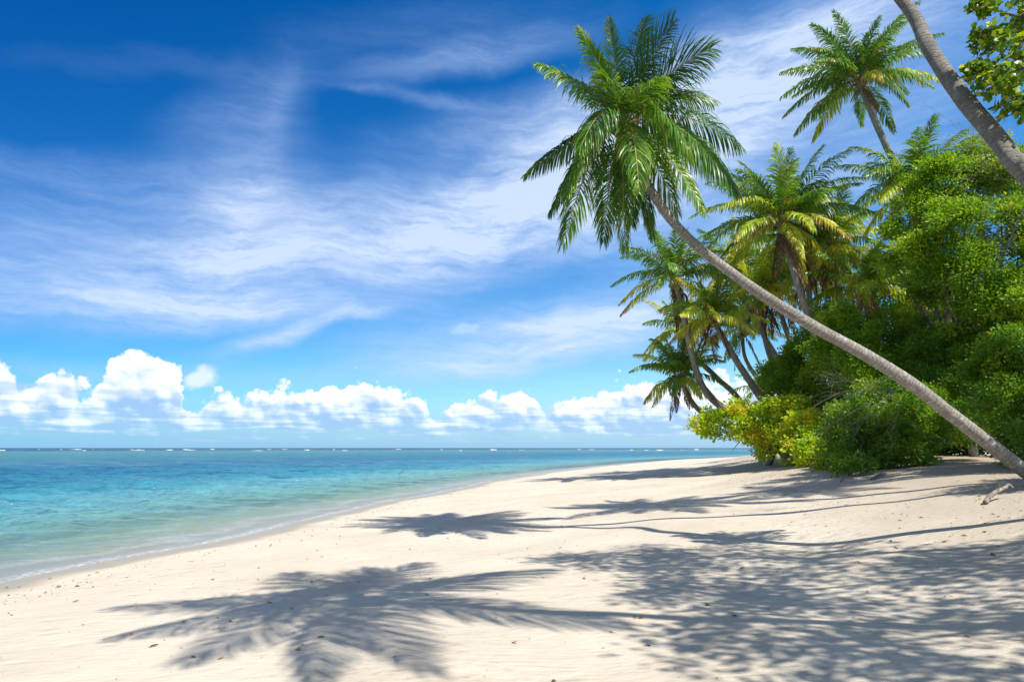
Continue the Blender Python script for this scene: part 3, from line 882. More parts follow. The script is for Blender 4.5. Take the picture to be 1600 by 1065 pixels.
for lab_, foot, cr_, sd_ in [('tall palm beyond the right edge, its crown shadow lying across the middle of the beach', (15.6, 12.2), (12.3, 11.6, 11.0), 131),
                           ('palm farther back beyond the right edge, shading the sand in front of the thicket', (17.5, 14.8), (14.4, 14.0, 10.8), 137),
                           ('very tall palm beyond the right edge, its crown far above the picture', (13.8, 8.4), (9.6, 9.9, 13.6), 139)]:
    f3 = np.array([foot[0], foot[1], gz(*foot)]); c5 = np.array(cr_)
    palm(lab_, [f3, f3 + (c5 - f3) * [.22, .22, .38], f3 + (c5 - f3) * [.62, .62, .75], c5], 2.7, sd_, r0=.13, r1=.09, n=17, nl=50, dead=0, step=.1)

# --- palms behind, by hub pixel, depth, frond length and trunk
def bt(px, py, Y):                       # a trunk foot on the ground
    q = P(px, py, Y); q[2] = gz(q[0], q[1]); return q
palm('palm standing high at the upper right with browning lower fronds against the sky',
     [bt(1520, 700, 30), P(1480, 480, 28.5), P(1450, 390, 28), P(1425, 318, 27.5), P(1395, 250, 27.2), P(1368, 190, 27), P(1345, 132, 27)],
     3.25, 37, r0=.19, r1=.125, n=27, yellow=.16, dead=1, nl=54, tipbrown=.16, ll=.58)
palm('palm with drooping dead brown fronds and a bowed trunk, just behind the long leaning palm',
     [bt(1230, 690, 35), P(1185, 668, 34.5), P(1135, 640, 34), P(1108, 618, 33.5), P(1092, 590, 33), P(1078, 540, 32.5), P(1068, 490, 32), P(1055, 440, 32)],
     3.3, 41, r0=.19, r1=.12, n=22, yellow=.2, dead=5, nl=46, tipbrown=.10, ll=.62)
palm('dense golden green palm above the middle of the leaning trunk',
     [bt(1340, 690, 32), P(1300, 590, 30), P(1272, 520, 29.5), P(1252, 460, 29), P(1236, 410, 29), P(1222, 352, 29)],
     3.85, 53, r0=.18, r1=.12, n=33, yellow=.3, dead=4, nl=50, ll=.66)
palm('yellowing palm crown crowded in behind the dense golden green one',
     [bt(1330, 680, 34), P(1285, 600, 33.5), P(1268, 500, 33), P(1262, 405, 33)],
     3.6, 59, r0=.17, r1=.12, n=20, yellow=.26, dead=5, nl=40, ll=.66)
palm('palm with a straight slanting grey trunk standing clear between two crowns',
     [bt(1250, 700, 31), P(1225, 672, 31), P(1195, 630, 31), P(1150, 562, 31), P(1115, 500, 31)],
     2.5, 61, r0=.19, r1=.12, n=18, yellow=.3, dead=4, nl=40, tipbrown=.18, ll=.62, mat='bark_dark')
palm('smaller palm behind the bowed one, its thin trunk sloping down to the yellow shrub',
     [bt(1190, 690, 36), P(1158, 630, 36), P(1120, 590, 36), P(1085, 555, 36), P(1062, 520, 36)],
     2.4, 67, r0=.17, r1=.11, n=15, yellow=.3, dead=3, nl=36, ll=.6)
palm('lowest palm, its crown hanging near the sea horizon above the yellow shrub',
     [bt(1215, 704, 39), P(1150, 672, 37), P(1092, 640, 35), P(1062, 592, 34)],
     2.5, 71, r0=.16, r1=.11, n=22, yellow=.25, dead=3, nl=40, ll=.6)
palm('dark green palm seen low between two slanting trunks',
     [bt(1262, 690, 40), P(1215, 635, 40), P(1190, 600, 40), P(1165, 560, 40), P(1160, 520, 40)],
     2.9, 73, r0=.15, r1=.10, n=18, yellow=.1, dead=2, nl=34, ll=.62)
palm('palm with shaggy brown skirt of dead fronds above the green thicket',
     [bt(1290, 690, 34), P(1235, 600, 34), P(1205, 560, 34), P(1190, 500, 34), P(1185, 460, 34)],
     2.7, 79, r0=.17, r1=.11, n=18, yellow=.3, dead=7, nl=36, ll=.62)
palm('small far palm peeping out under the slanting grey trunk',
     [bt(1240, 700, 50), P(1215, 650, 50), P(1190, 610, 50)],
     2.3, 83, r0=.14, r1=.10, n=14, yellow=.2, dead=1, nl=28, ll=.6)
palm('palm half hidden behind the tall round tree, fronds reaching left',
     [bt(1520, 690, 27), P(1490, 480, 26.4), P(1455, 380, 26), P(1430, 300, 26)],
     3.0, 89, r0=.16, r1=.11, n=20, yellow=.2, dead=2, nl=44, ll=.66)
palm('yellowish palm low behind the thicket with an orange brown dead frond',
     [bt(1440, 700, 29), P(1400, 600, 29), P(1370, 520, 29), P(1352, 455, 29)],
     2.6, 97, r0=.16, r1=.11, n=18, yellow=.34, dead=5, nl=40, ll=.62)
palm('palm with a pale upright trunk showing through a gap in the leaves',
     [bt(1440, 700, 31), P(1436, 560, 31), P(1435, 480, 31), P(1440, 430, 31)],
     2.6, 101, r0=.17, r1=.12, n=16, yellow=.35, dead=4, nl=36, ll=.62)
palm('palm with tangled yellow and brown fronds right behind the bowed one',
     [bt(1300, 690, 39), P(1240, 600, 38.5), P(1180, 500, 38), P(1150, 425, 38)],
     3.5, 107, r0=.17, r1=.12, n=20, yellow=.35, dead=6, nl=36, ll=.66)
palm('palm with a low spread crown just under the leaning trunk at its middle',
     [bt(1310, 690, 36), P(1265, 600, 36), P(1230, 520, 36), P(1212, 455, 36)],
     3.5, 109, r0=.17, r1=.12, n=20, yellow=.25, dead=6, nl=36, ll=.66)
palm('tall palm whose brown skirted crown shows right of the golden green one',
     [bt(1350, 690, 31), P(1325, 560, 31), P(1310, 450, 31), P(1302, 385, 31)],
     3.1, 113, r0=.17, r1=.12, n=20, yellow=.3, dead=7, nl=40, ll=.66)
palm('slender palm filling the gap right of the golden crowns',
     [bt(1400, 690, 36), P(1340, 580, 36), P(1310, 500, 36), P(1300, 430, 36)],
     2.9, 103, r0=.17, r1=.12, n=18, yellow=.3, dead=3, nl=34, ll=.62)

# ------------------------------------------------------------------ broadleaf trees and shrubs
def lumpy(d, seed):
    r_ = np.random.default_rng(seed)
    out = np.ones(len(d))
    for f_, a in ((2.2, .16), (4.2, .11), (8.5, .07)):
        w = r_.normal(0, 1, (3, 3)) * f_
        ph = r_.uniform(0, 6.28, 3)
        out += a * np.prod(np.sin(d @ w.T + ph) * .7 + .5, axis=1) * 2 - a * .4
    return out

def leaves_from(cen, out, rng, per, leaf, cr, tint_c, flat=.6, wr=.55):
    """rosettes of leaves round every cluster centre"""
    nC = len(cen)
    N = nC * per
    c = np.repeat(cen, per, 0); o = np.repeat(out, per, 0)
    off = rng.normal(0, 1, (N, 3)) * cr * np.array([1, 1, flat])
    d = unit(o * .55 + unit(off) * .9 + np.array([0, 0, .18]) + rng.normal(0, .25, (N, 3)))
    L = leaf * rng.uniform(.7, 1.25, N) * np.repeat(np.exp(rng.normal(0, .22, nC)), per)
    p0 = c + off - d * (L * .3)[:, None]
    nr = unit(np.array([0, 0, 1.0]) * .45 + o * .85 + rng.normal(0, .48, (N, 3)))
    sd = unit(np.cross(d, nr)); nr = np.cross(sd, d)
    w = (L * wr * .5)[:, None]
    mid = p0 + d * (L * .55)[:, None]
    v = np.stack([p0, mid + sd * w + nr * w * .35, p0 + d * L[:, None] - nr * (L * .08)[:, None], mid - sd * w + nr * w * .35], 1)
    t = np.repeat(tint_c, per) + rng.normal(0, .10, N)
    odd = rng.random(N) < .018
    t = np.where(odd, rng.uniform(0, .05, N), np.clip(t, .06, 1))
    idx = np.arange(N)[:, None] * 4
    tri = np.concatenate([idx + np.array([0, 1, 2]), idx + np.array([0, 2, 3])])
    return v.reshape(-1, 3), tri, np.repeat(t, 4)

DENS = 6.0
def crown_mesh(parent, lobes, per_m2, leaf, mat, rng, per=9, cr=.11, name='crown', flat=.6, bright=0.0, inner=.25, front=None, wr=.55):
    """lobes: (x,y,z,r) or (x,y,z,rx,ry,rz)"""
    L = np.array([tuple(l) + (l[3], l[3]) if len(l) == 4 else tuple(l) for l in lobes], float)
    C, O, T = [], [], []
    for i, l in enumerate(L):
        c, r_ = l[:3], l[3:6]
        # sub-lobes give each bough its own rounded outline
        nsub = max(5, int(9 + 11 * r_.mean()))
        sdir = unit(rng.normal(0, 1, (nsub, 3)) + np.array([0, -.15, .25]))
        subs = [(c + sdir[j] * r_ * rng.uniform(.62, 1.0), r_.mean() * rng.uniform(.20, .42)) for j in range(nsub)]
        subs.append((c, r_.mean() * .55))
        for (sc, sr) in subs:
            area = 4 * math.pi * sr ** 2
            n = int(area * per_m2 * DENS)
            d = unit(rng.normal(0, 1, (n, 3)))
            rr = sr * lumpy(d, int(rng.integers(1e6))) * (1 - inner * rng.random(n) ** 2.2) * np.where(rng.random(n) < .10, rng.uniform(1.0, 1.45, n), 1)
            p = sc + d * rr[:, None]
            C.append(p); O.append(d); T.append(np.full(n, rng.normal(.48, .17)) + rng.normal(0, .09, n))
    C = np.vstack(C); O = np.vstack(O); T = np.concatenate(T)
    # drop what lies deep inside another bough, or underground
    keep = np.ones(len(C), bool)
    for l in L:
        e = (((C - l[:3]) / (l[3:6] * .62)) ** 2).sum(1)
        keep &= (e > 1) | (rng.random(len(C)) < .10)
    w_ = rng.normal(0, 1, (4, 3)); ph_ = rng.uniform(0, 6.28, 4)
    gsc = 2.6
    gn = np.sin(C @ (unit(w_[0]) * gsc * 1.0) + ph_[0]) * np.sin(C @ (unit(w_[1]) * gsc * 1.5) + ph_[1]) + .8 * np.sin(C @ (unit(w_[2]) * gsc * 2.3) + ph_[2]) * np.sin(C @ (unit(w_[3]) * gsc * 3.1) + ph_[3])
    keep &= (gn > -.30) | (rng.random(len(C)) < .22)
    keep &= C[:, 2] > profile(inland(C[:, 0], C[:, 1])) + .03
    C, O, T = C[keep], O[keep], T[keep]
    v, tri, t = leaves_from(C, O, rng, per, leaf, cr, T - bright, flat, wr)
    o = np_mesh(name, v, [tri], mat, parent, tint=t, kind='stuff')
    print('crown', parent.name, len(tri))
    return o, C, O

def boughs(parent, base, lobes, rng, r0=.10, mat='branch', trunks=1, name='branch', twigs=3):
    """a leaning trunk and one limb to every lobe"""
    base = np.asarray(base, float)
    cen = np.array([l[:3] for l in lobes]); mid = cen.mean(0)
    fork = base + (mid - base) * .38 + rng.normal(0, .1, 3)
    pth, s = spline([base - [0, 0, .2], base + (fork - base) * .5 + rng.normal(0, .12, 3), fork], 16)
    v, q, uv = tube(pth, np.linspace(r0 * 1.25, r0 * .8, 16), 8)
    np_mesh('trunk', v, [q], M[mat], parent, uv=uv, smooth=True)
    for c in cen:
        m1 = fork + (c - fork) * .5 + rng.normal(0, .18, 3)
        pth, s = spline([fork, m1, c + rng.normal(0, .1, 3)], 14)
        bgg = Bag()
        v, q, uv = tube(pth, np.linspace(r0 * .62, r0 * .16, 14), 6); bgg.add(v, q, uv)
        for _ in range(twigs):
            i = rng.integers(6, 13)
            e = pth[i] + unit(rng.normal(0, 1, 3) + [0, -.3, .4]) * rng.uniform(.4, .9)
            tp_, _s = spline([pth[i], (pth[i] + e) / 2 + rng.normal(0, .08, 3), e], 7)
            v, q, uv = tube(tp_, np.linspace(r0 * .2, r0 * .05, 7), 4); bgg.add(v, q, uv)
        bgg.build(name, M[mat], parent)

def lob(px, py, Y, rp, ry=None, rz=None):
    """a bough at photo pixel px,py, depth Y, radius in photo pixels"""
    c = P(px, py, Y); k_ = Y / FPX
    return (*c, rp * k_, (ry or rp) * k_, (rz or rp) * k_)

def bush(name, base, lobes, label, cat, group, mat, seed, dens=11, leaf=.085, cr=.11, per=9, r0=.1, bmat='branch', bright=0, twigs=3, **kw):
    rng = np.random.default_rng(seed)
    r = root(name, base, label, cat, group)
    crown_mesh(r, lobes, dens, leaf, M['leaf_' + mat], rng, per=per, cr=cr, bright=bright, **kw)
    boughs(r, base, lobes, rng, r0, bmat, twigs=twigs)
    return r
G2 = 'leafy trees and shrubs along the top of the beach'

bush('shrub', bt(1196, 716, 33), [lob(1122, 662, 30, 34, 26, 24), lob(1152, 652, 29.5, 30, 24, 24), lob(1178, 682, 29.5, 30), lob(1205, 664, 28.5, 30), lob(1238, 662, 27.5, 34), lob(1272, 672, 26.5, 34),
      lob(1262, 696, 25.5, 28), lob(1225, 702, 28, 22), lob(1165, 640, 30, 16), lob(1290, 668, 26, 26), lob(1310, 690, 25, 22)],
     'low sprawling yellow green shrub reaching over the sand at the far end of the trees', 'shrub', G2, 'yellow', 201, dens=7, leaf=.12, cr=.14, per=8, r0=.14, inner=.5, twigs=7, wr=.7)
bush('shrub', bt(1262, 722, 27), [lob(1305, 706, 23.5, 26), lob(1322, 700, 22.5, 26), lob(1300, 726, 22, 18)],
     'bright green shrub joining the yellow shrub to the dark thicket', 'shrub', G2, 'light', 203, dens=9, leaf=.10, r0=.1)
bush('broadleaf_tree', bt(1290, 712, 33), [lob(1228, 590, 32, 38), lob(1285, 545, 31, 44), lob(1308, 505, 31, 32), lob(1232, 625, 31, 38), lob(1258, 562, 32, 34), lob(1300, 600, 30, 46), lob(1250, 645, 30, 34), lob(1290, 650, 29, 42), lob(1215, 655, 31, 24)],
     'rounded mid green tree behind the yellow shrub, left end of the thicket', 'tree', G2, 'light', 205, dens=9, leaf=.10, cr=.13)
bush('broadleaf_tree', bt(1370, 700, 28), [lob(1298, 560, 27, 34), lob(1300, 520, 28, 26), lob(1320, 510, 27, 34), lob(1365, 540, 26, 42), lob(1345, 590, 25, 44), lob(1410, 560, 25.5, 40), lob(1395, 515, 27, 36)],
     'tree with light green tips rising just behind the long leaning trunk', 'tree', G2, 'light', 207, dens=9, leaf=.095, cr=.12)
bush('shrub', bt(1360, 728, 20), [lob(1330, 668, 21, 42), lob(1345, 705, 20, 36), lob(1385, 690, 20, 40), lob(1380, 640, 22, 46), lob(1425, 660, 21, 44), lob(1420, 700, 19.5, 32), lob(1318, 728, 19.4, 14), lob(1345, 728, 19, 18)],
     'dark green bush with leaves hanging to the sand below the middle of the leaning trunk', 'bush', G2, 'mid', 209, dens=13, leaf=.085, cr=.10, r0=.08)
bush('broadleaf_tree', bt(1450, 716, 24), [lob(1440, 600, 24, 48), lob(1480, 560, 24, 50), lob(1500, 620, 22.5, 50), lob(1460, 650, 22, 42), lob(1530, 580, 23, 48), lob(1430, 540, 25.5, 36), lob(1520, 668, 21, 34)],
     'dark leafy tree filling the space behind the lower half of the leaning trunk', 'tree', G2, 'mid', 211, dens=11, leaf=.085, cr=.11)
bush('broadleaf_tree', bt(1590, 716, 20), [lob(1570, 640, 17.5, 50), lob(1590, 690, 16.5, 38), lob(1610, 590, 17.5, 48), lob(1560, 570, 18.5, 44), lob(1650, 640, 16.5, 55), lob(1600, 540, 19, 40), lob(1640, 700, 15.5, 45)],
     'dark tree at the right edge over the foot of the leaning palm', 'tree', G2, 'mid', 213, dens=15, leaf=.08, cr=.10)
bush('broadleaf_tree', bt(1560, 716, 27), [lob(1430, 350, 24, 44), lob(1470, 290, 24, 48), lob(1530, 270, 24, 52), lob(1590, 290, 23, 56), lob(1440, 410, 23.5, 46), lob(1500, 370, 22.5, 58),
      lob(1570, 370, 22, 56), lob(1640, 350, 22, 60), lob(1480, 440, 23.5, 50), lob(1550, 450, 22, 54), lob(1620, 460, 21, 56), lob(1530, 510, 23, 46), lob(1600, 520, 22, 46), lob(1392, 415, 25, 22), lob(1420, 300, 25, 24)],
     'tallest leafy tree, its broad round bright green crown behind the upper right of the thicket', 'tree', G2, 'light', 217, dens=10, leaf=.10, cr=.125, r0=.2)
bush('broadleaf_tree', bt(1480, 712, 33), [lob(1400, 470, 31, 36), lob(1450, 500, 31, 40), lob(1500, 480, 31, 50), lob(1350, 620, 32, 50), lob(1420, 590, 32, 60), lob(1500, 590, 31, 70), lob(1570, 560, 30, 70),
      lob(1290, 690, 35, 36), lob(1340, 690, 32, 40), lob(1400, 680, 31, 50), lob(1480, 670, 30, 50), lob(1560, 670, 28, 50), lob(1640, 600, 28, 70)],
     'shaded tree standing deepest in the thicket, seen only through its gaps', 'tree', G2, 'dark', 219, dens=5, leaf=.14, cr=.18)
# trees beyond the right edge of the frame: they shade the upper beach
rg_ = np.random.default_rng(5)
def free_lobes(c, n, spread, r_, seed):
    g_ = np.random.default_rng(seed)
    return [(c[0] + g_.normal(0, spread), c[1] + g_.normal(0, spread), c[2] + g_.normal(0, spread * .55), r_ * g_.uniform(.8, 1.2)) for _ in range(n)]
bush('broadleaf_tree', (13.4, 10.2, gz(13.4, 10.2)), free_lobes((12.6, 9.9, 4.8), 13, .95, 1.0, 31),
     'leafy tree just beyond the right edge that shades the foot of the beach slope', 'tree', G2, 'dark', 221, dens=8, leaf=.10, cr=.13)
bush('broadleaf_tree', (15.2, 14.0, gz(15.2, 14.0)), free_lobes((14.2, 13.4, 5.6), 13, 1.0, 1.0, 33),
     'leafy tree beyond the right edge behind the foot of the leaning palm', 'tree', G2, 'dark', 223, dens=8, leaf=.10, cr=.13)

# --- the near tree: its boughs hang in at the top right corner and dapple the sand
rngn = np.random.default_rng(77)
nbase = np.array([11.2, 5.2, gz(11.2, 5.2)])
near = root('broadleaf_tree', nbase, 'near tree with glossy round leaves hanging into the top right corner of the picture', 'tree', G2)
canopy = [(5.0, 8.0, 9.5, .95), (6.3, 7.7, 9.3, 1.1), (5.0, 6.3, 8.4, .95), (6.3, 6.1, 8.2, 1.1), (7.8, 6.0, 8.0, 1.2),
          (4.3, 4.9, 7.3, .85), (5.5, 4.8, 7.2, 1.0), (6.9, 4.7, 7.0, 1.1), (8.6, 5.2, 7.2, 1.3), (4.2, 3.4, 6.6, .8), (5.6, 3.3, 6.5, 1.0), (7.1, 3.2, 6.3, 1.1), (9.2, 3.6, 6.6, 1.2)]
canopy = [(x_ + .4, y_ - 3.3, z_ - .5, r_) for x_, y_, z_, r_ in canopy]
crown_mesh(near, canopy, 3.4, .10, M['leaf_near'], rngn, per=6, cr=.14, wr=.66, inner=.6)
hang = [lob(1600, 30, 7.5, 52), lob(1592, 95, 7.4, 56, 50, 48), lob(1560, 130, 7.3, 32), lob(1600, 165, 7.4, 40, 40, 22), lob(1545, 60, 7.5, 26), lob(1525, 112, 7.4, 14), lob(1640, 90, 7.5, 70), lob(1535, 10, 7.6, 14)]
boughs(near, nbase, canopy, rngn, r0=.11)
# leaves of the hanging bough one by one
def leaf_mesh(name):
    me = bpy.data.meshes.new(name)
    L, Wd = 1.0, .33
    ts = [0, .22, .5, .78, 1.0]; ws = [.05, .62, 1.0, .80, .12]
    vs, fs = [], []
    for t_, w_ in zip(ts, ws):
        zz = -.10 * t_ * t_
        vs += [(-Wd * w_, t_, zz + .10 * w_), (0, t_, zz), (Wd * w_, t_, zz + .10 * w_)]
    for i in range(4):
        a = i * 3
        fs += [(a, a + 1, a + 4, a + 3), (a + 1, a + 2, a + 5, a + 4)]
    me.from_pydata(vs, [], fs); me.materials.append(None); me.update()
    return me
leaf_meshes = []
for i in range(6):
    me = leaf_mesh('leaf')
    me.materials[0] = M['leaf_near']
    at = me.attributes.new('tint', 'FLOAT', 'POINT')
    at.data.foreach_set('value', np.full(len(me.vertices), [.20, .38, .52, .62, .75, .88][i], dtype=np.float32))
    leaf_meshes.append(me)
cl_c, cl_o = [], []
for l in hang:
    n = int(26 + 55 * l[3])
    d = unit(rngn.normal(0, 1, (n, 3)) + np.array([-.25, -.35, 0]))
    cl_c.append(np.array(l[:3]) + d * np.array(l[3:6]) * rngn.uniform(.35, 1.0, (n, 1))); cl_o.append(d)
cl_c = np.vstack(cl_c); cl_o = np.vstack(cl_o)
order = np.argsort(cl_c[:, 1])
cand = []
for ci in range(len(cl_c)):
    for j in range(7):
        a = j * 6.283 / 7 + rngn.uniform(-.3, .3)
        ax = unit(cl_o[ci] * .7 + np.array([-.2, -.1, .5]))
        u_ = unit(np.cross(ax, [0.2, 1, .1])); w_ = np.cross(ax, u_)
        d = unit(u_ * math.cos(a) + w_ * math.sin(a) + ax * rngn.uniform(.2, .9))
        cand.append((cl_c[ci] + rngn.normal(0, .02, 3), d, unit(ax + rngn.normal(0, .35, 3)), rngn.uniform(.07, .105), ci))
nl_obj = 0
proj_ok = []
for i, (p, d, n_, L_, ci) in enumerate(cand):
    u0 = p[0] / p[1]
    proj_ok.append(u0 < .752 and p[1] < 7.55)
sel = [i for i, k_ in enumerate(proj_ok) if k_]
rngn.shuffle(sel); sel = set(sel[:296])
V_, F_, T_ = [], [], []
for i, (p, d, n_, L_, ci) in enumerate(cand):
    sd = unit(np.cross(d, n_)); nn = np.cross(sd, d)
    if i in sel:
        me = leaf_meshes[rngn.integers(6)]
        o = bpy.data.objects.new('leaf', me); COL.objects.link(o)
        from mathutils import Matrix
        mw = Matrix(((sd[0] * L_, d[0] * L_, nn[0] * L_, p[0] - nbase[0]), (sd[1] * L_, d[1] * L_, nn[1] * L_, p[1] - nbase[1]), (sd[2] * L_, d[2] * L_, nn[2] * L_, p[2] - nbase[2]), (0, 0, 0, 1)))
        o.parent = near; o.matrix_basis = mw
    else:
        t_ = rngn.uniform(.2, .95); k0 = len(V_) * 4
        V_.append([p, p + d * L_ * .5 + sd * L_ * .33, p + d * L_, p + d * L_ * .5 - sd * L_ * .33]); T_ += [t_] * 4
        F_.append([k0, k0 + 1, k0 + 2, k0 + 3])
np_mesh('foliage', np.array(V_).reshape(-1, 3), [np.array(F_)], M['leaf_near'], near, tint=T_, kind='stuff')
tb = Bag()
stems = [np.array(l[:3]) for l in hang]
hubn = P(1700, 60, 7.6)
for s_ in stems:
    pth, _ = spline([hubn, (hubn + s_) / 2 + rngn.normal(0, .08, 3), s_], 12)
    v, q, uv = tube(pth, np.linspace(.035, .009, 12), 5); tb.add(v, q, uv)
for ci in range(len(cl_c)):
    s_ = stems[int(np.argmin([np.linalg.norm(cl_c[ci] - x) for x in stems]))]
    st0 = s_ + (cl_c[ci] - s_) * .15
    pth, _ = spline([st0, (st0 + cl_c[ci]) / 2 + rngn.normal(0, .03, 3), cl_c[ci]], 6)
    v, q, uv = tube(pth, np.linspace(.007, .004, 6), 4); tb.add(v, q, uv)
tb.build('twigs', M['branch'], near, kind='stuff')

# bare grey twigs hanging between the thick trunk and the round tree, and in the thicket
def twiggy(base, tips, rng, name, label, r0=.02, sub=5, mat='dead_branch', depth=.35):
    r = root(name, base, label, 'dead branch', 'bare dead branches in the thicket')
    for tpt in tips:
        bgq = Bag()
        tpt = np.asarray(tpt, float); base_ = np.asarray(base, float)
        m1 = (tpt + base_) / 2 + rng.normal(0, .12, 3) + np.array([0, 0, .12])
        pth, _ = spline([base_, m1, tpt], 14)
        v, q, uv = tube(pth, np.linspace(r0, r0 * .25, 14), 5); bgq.add(v, q, uv)
        for _ in range(sub):
            i = rng.integers(4, 13)
            dirn = unit(tpt - base_)
            e = pth[i] + unit(dirn + rng.normal(0, .6, 3)) * rng.uniform(.5, 1.2) * depth * 2
            pt2, _ = spline([pth[i], (pth[i] + e) / 2 + rng.normal(0, .07, 3), e], 8)
            v, q, uv = tube(pt2, np.linspace(r0 * .4, r0 * .12, 8), 4); bgq.add(v, q, uv)
            for _k in range(2):
                j = rng.integers(2, 7)
                e2 = pt2[j] + unit(dirn + rng.normal(0, .9, 3)) * rng.uniform(.3, .7) * depth * 1.5
                pt3, _ = spline([pt2[j], (pt2[j] + e2) / 2 + rng.normal(0, .04, 3), e2], 6)
                v, q, uv = tube(pt3, np.linspace(r0 * .2, r0 * .08, 6), 3); bgq.add(v, q, uv)
        bgq.build('branch', M[mat], r)
    return r
rt = np.random.default_rng(9)
twiggy(P(1620, 250, 10.5), [P(1495, 190, 10.6), P(1500, 235, 10.5), P(1540, 205, 10.6), P(1530, 255, 10.4)], rt, 'dead_branch', 'bare thin twigs below the hanging glossy leaves at the upper right', r0=.008, sub=8, depth=.4)
twiggy(P(1610, 300, 15), [P(1530, 320, 15), P(1545, 370, 15), P(1560, 280, 15), P(1570, 400, 15)], rt, 'dead_branch', 'grey bare twigs against the upper right of the tall round tree', r0=.011, sub=7, depth=.45)
twiggy(P(1400, 610, 18.5), [P(1262, 640, 18.6), P(1290, 668, 18.3), P(1275, 600, 18.8), P(1330, 690, 18)], rt, 'dead_branch', 'fan of dead grey twigs in front of the thicket left of the leaning trunk', r0=.009, sub=9, depth=.5)
twiggy(P(1420, 590, 18.2), [P(1360, 660, 18), P(1395, 670, 18), P(1340, 620, 18.2)], rt, 'dead_branch', 'forked pale dead branch just below the middle of the leaning trunk', r0=.012, sub=6, depth=.4)
twiggy(P(1560, 420, 16), [P(1600, 330, 16), P(1590, 380, 16), P(1530, 440, 16)], rt, 'dead_branch', 'thin dead branches at the right edge beside the tall round tree', r0=.011, sub=6, depth=.4)

# ------------------------------------------------------------------ things on the sand
def on_sand(px, py):
    """where the line of sight to a photo pixel meets the sand"""
    lo, hi = 3.0, 90.0
    ys_ = np.linspace(lo, hi, 1400)
    x, f_, u = ray(px, py)
    X = x / f_ * ys_; Z = EYE + u / f_ * ys_
    g = ground(X, ys_)
    i = np.argmax(Z < g)
    return np.array([X[i], ys_[i], g[i]])

def stick(name, label, cat, pts, rads, mat, group=None, sides=9, forks=()):
    r = root(name, pts[0], label, cat, group)
    pth, s = spline(pts, 26)
    rg = np.random.default_rng(int(abs(pts[0][0]) * 1000) % 9999)
    rad = np.interp(np.linspace(0, 1, 26), np.linspace(0, 1, len(rads)), rads)[:, None] * (1 + rg.normal(0, .06, (26, sides)))
    v, q, uv = tube(pth, rad, sides)
    np_mesh('stem', v, [q, np.array([list(range(sides))[::-1]]), np.array([[25 * sides + i for i in range(sides)]])], [M[mat]] * 3, r, uv=uv, smooth=True)
    for fp, fr in forks:
        pth, s = spline(fp, 10)
        v, q, uv = tube(pth, np.interp(np.linspace(0, 1, 10), np.linspace(0, 1, len(fr)), fr), 6)
        np_mesh('side_branch', v, [q, np.array([[9 * 6 + i for i in range(6)]])], [M[mat]] * 2, r, uv=uv, smooth=True)
    return r
a = on_sand(1538, 789); e = on_sand(1575, 778)
bb = a + np.array([.02, .0, .03]); m0 = (a + e) / 2 + np.array([0, 0, .13]); e0 = e + np.array([.0, .0, .17])
stick('driftwood_branch', 'short bent weathered driftwood branch sticking out of the sand at the right edge', 'driftwood', [bb, a + (m0 - a) * .5 + [0, 0, .03], m0, e0],
      [.036, .034, .03, .026], 'driftwood', forks=[([m0, m0 + [.05, 0, .06], m0 + [.06, -.02, .10]], [.022, .02, .012]), ([e0 - [.03, 0, .02], e0 + [.05, .02, .03], e0 + [.12, .03, -.02]], [.026, .02, .012])])
a = on_sand(1314, 753); e = on_sand(1326, 742)
stick('fallen_branch', 'thin dark stick slanting out from under the lowest leaves of the dark bush', 'stick', [a + [0, 0, .02], (a + e) / 2 + [0, 0, .06], P(1328, 741, float(e[1]) - .3)], [.018, .025, .02], 'driftwood')
a = on_sand(1362, 750); e = on_sand(1385, 742)
stick('fallen_branch', 'pale broken branch lying along the sand edge under the dark bush', 'stick', [a + [0, 0, .03], (a + e) / 2 + [0, 0, .06], e + [0, 0, .05]], [.03, .035, .015], 'dead_branch',
      forks=[([(a + e) / 2 + [0, 0, .05], (a + e) / 2 + [.1, 0, .16], (a + e) / 2 + [.18, 0, .2]], [.02, .01])])
# broken hollow log end half under the shrubs
a = on_sand(1268, 735)
lg_ = root('hollow_log', a, 'short broken brown hollow log lying half under the low branches of the bright green shrub', 'log')
th = np.linspace(R(-200), R(20), 15)
vs, qs = [], []
rr = .17
for k_, xx in enumerate(np.linspace(0, .85, 6)):
    for t_ in th:
        j = 1 + .06 * math.sin(t_ * 5 + k_)
        vs.append((a[0] + xx + .02 * math.sin(t_ * 7 + k_), a[1] + .1 * xx + rr * math.cos(t_) * j, a[2] + .13 + rr * math.sin(-t_) * j * .9))
nn = len(th)
qs = np.array([[i * nn + j, i * nn + j + 1, (i + 1) * nn + j + 1, (i + 1) * nn + j] for i in range(5) for j in range(nn - 1)])
np_mesh('bark', np.array(vs), [qs], M['husk'], lg_, uv=np.zeros((len(vs), 2)), smooth=True)
vi = np.array(vs); cc = vi.reshape(6, nn, 3).mean(1, keepdims=True)
vi = (cc + (vi.reshape(6, nn, 3) - cc) * .82).reshape(-1, 3)
np_mesh('inner_wood', vi, [qs[:, ::-1]], M['husk_in'], lg_, smooth=True)

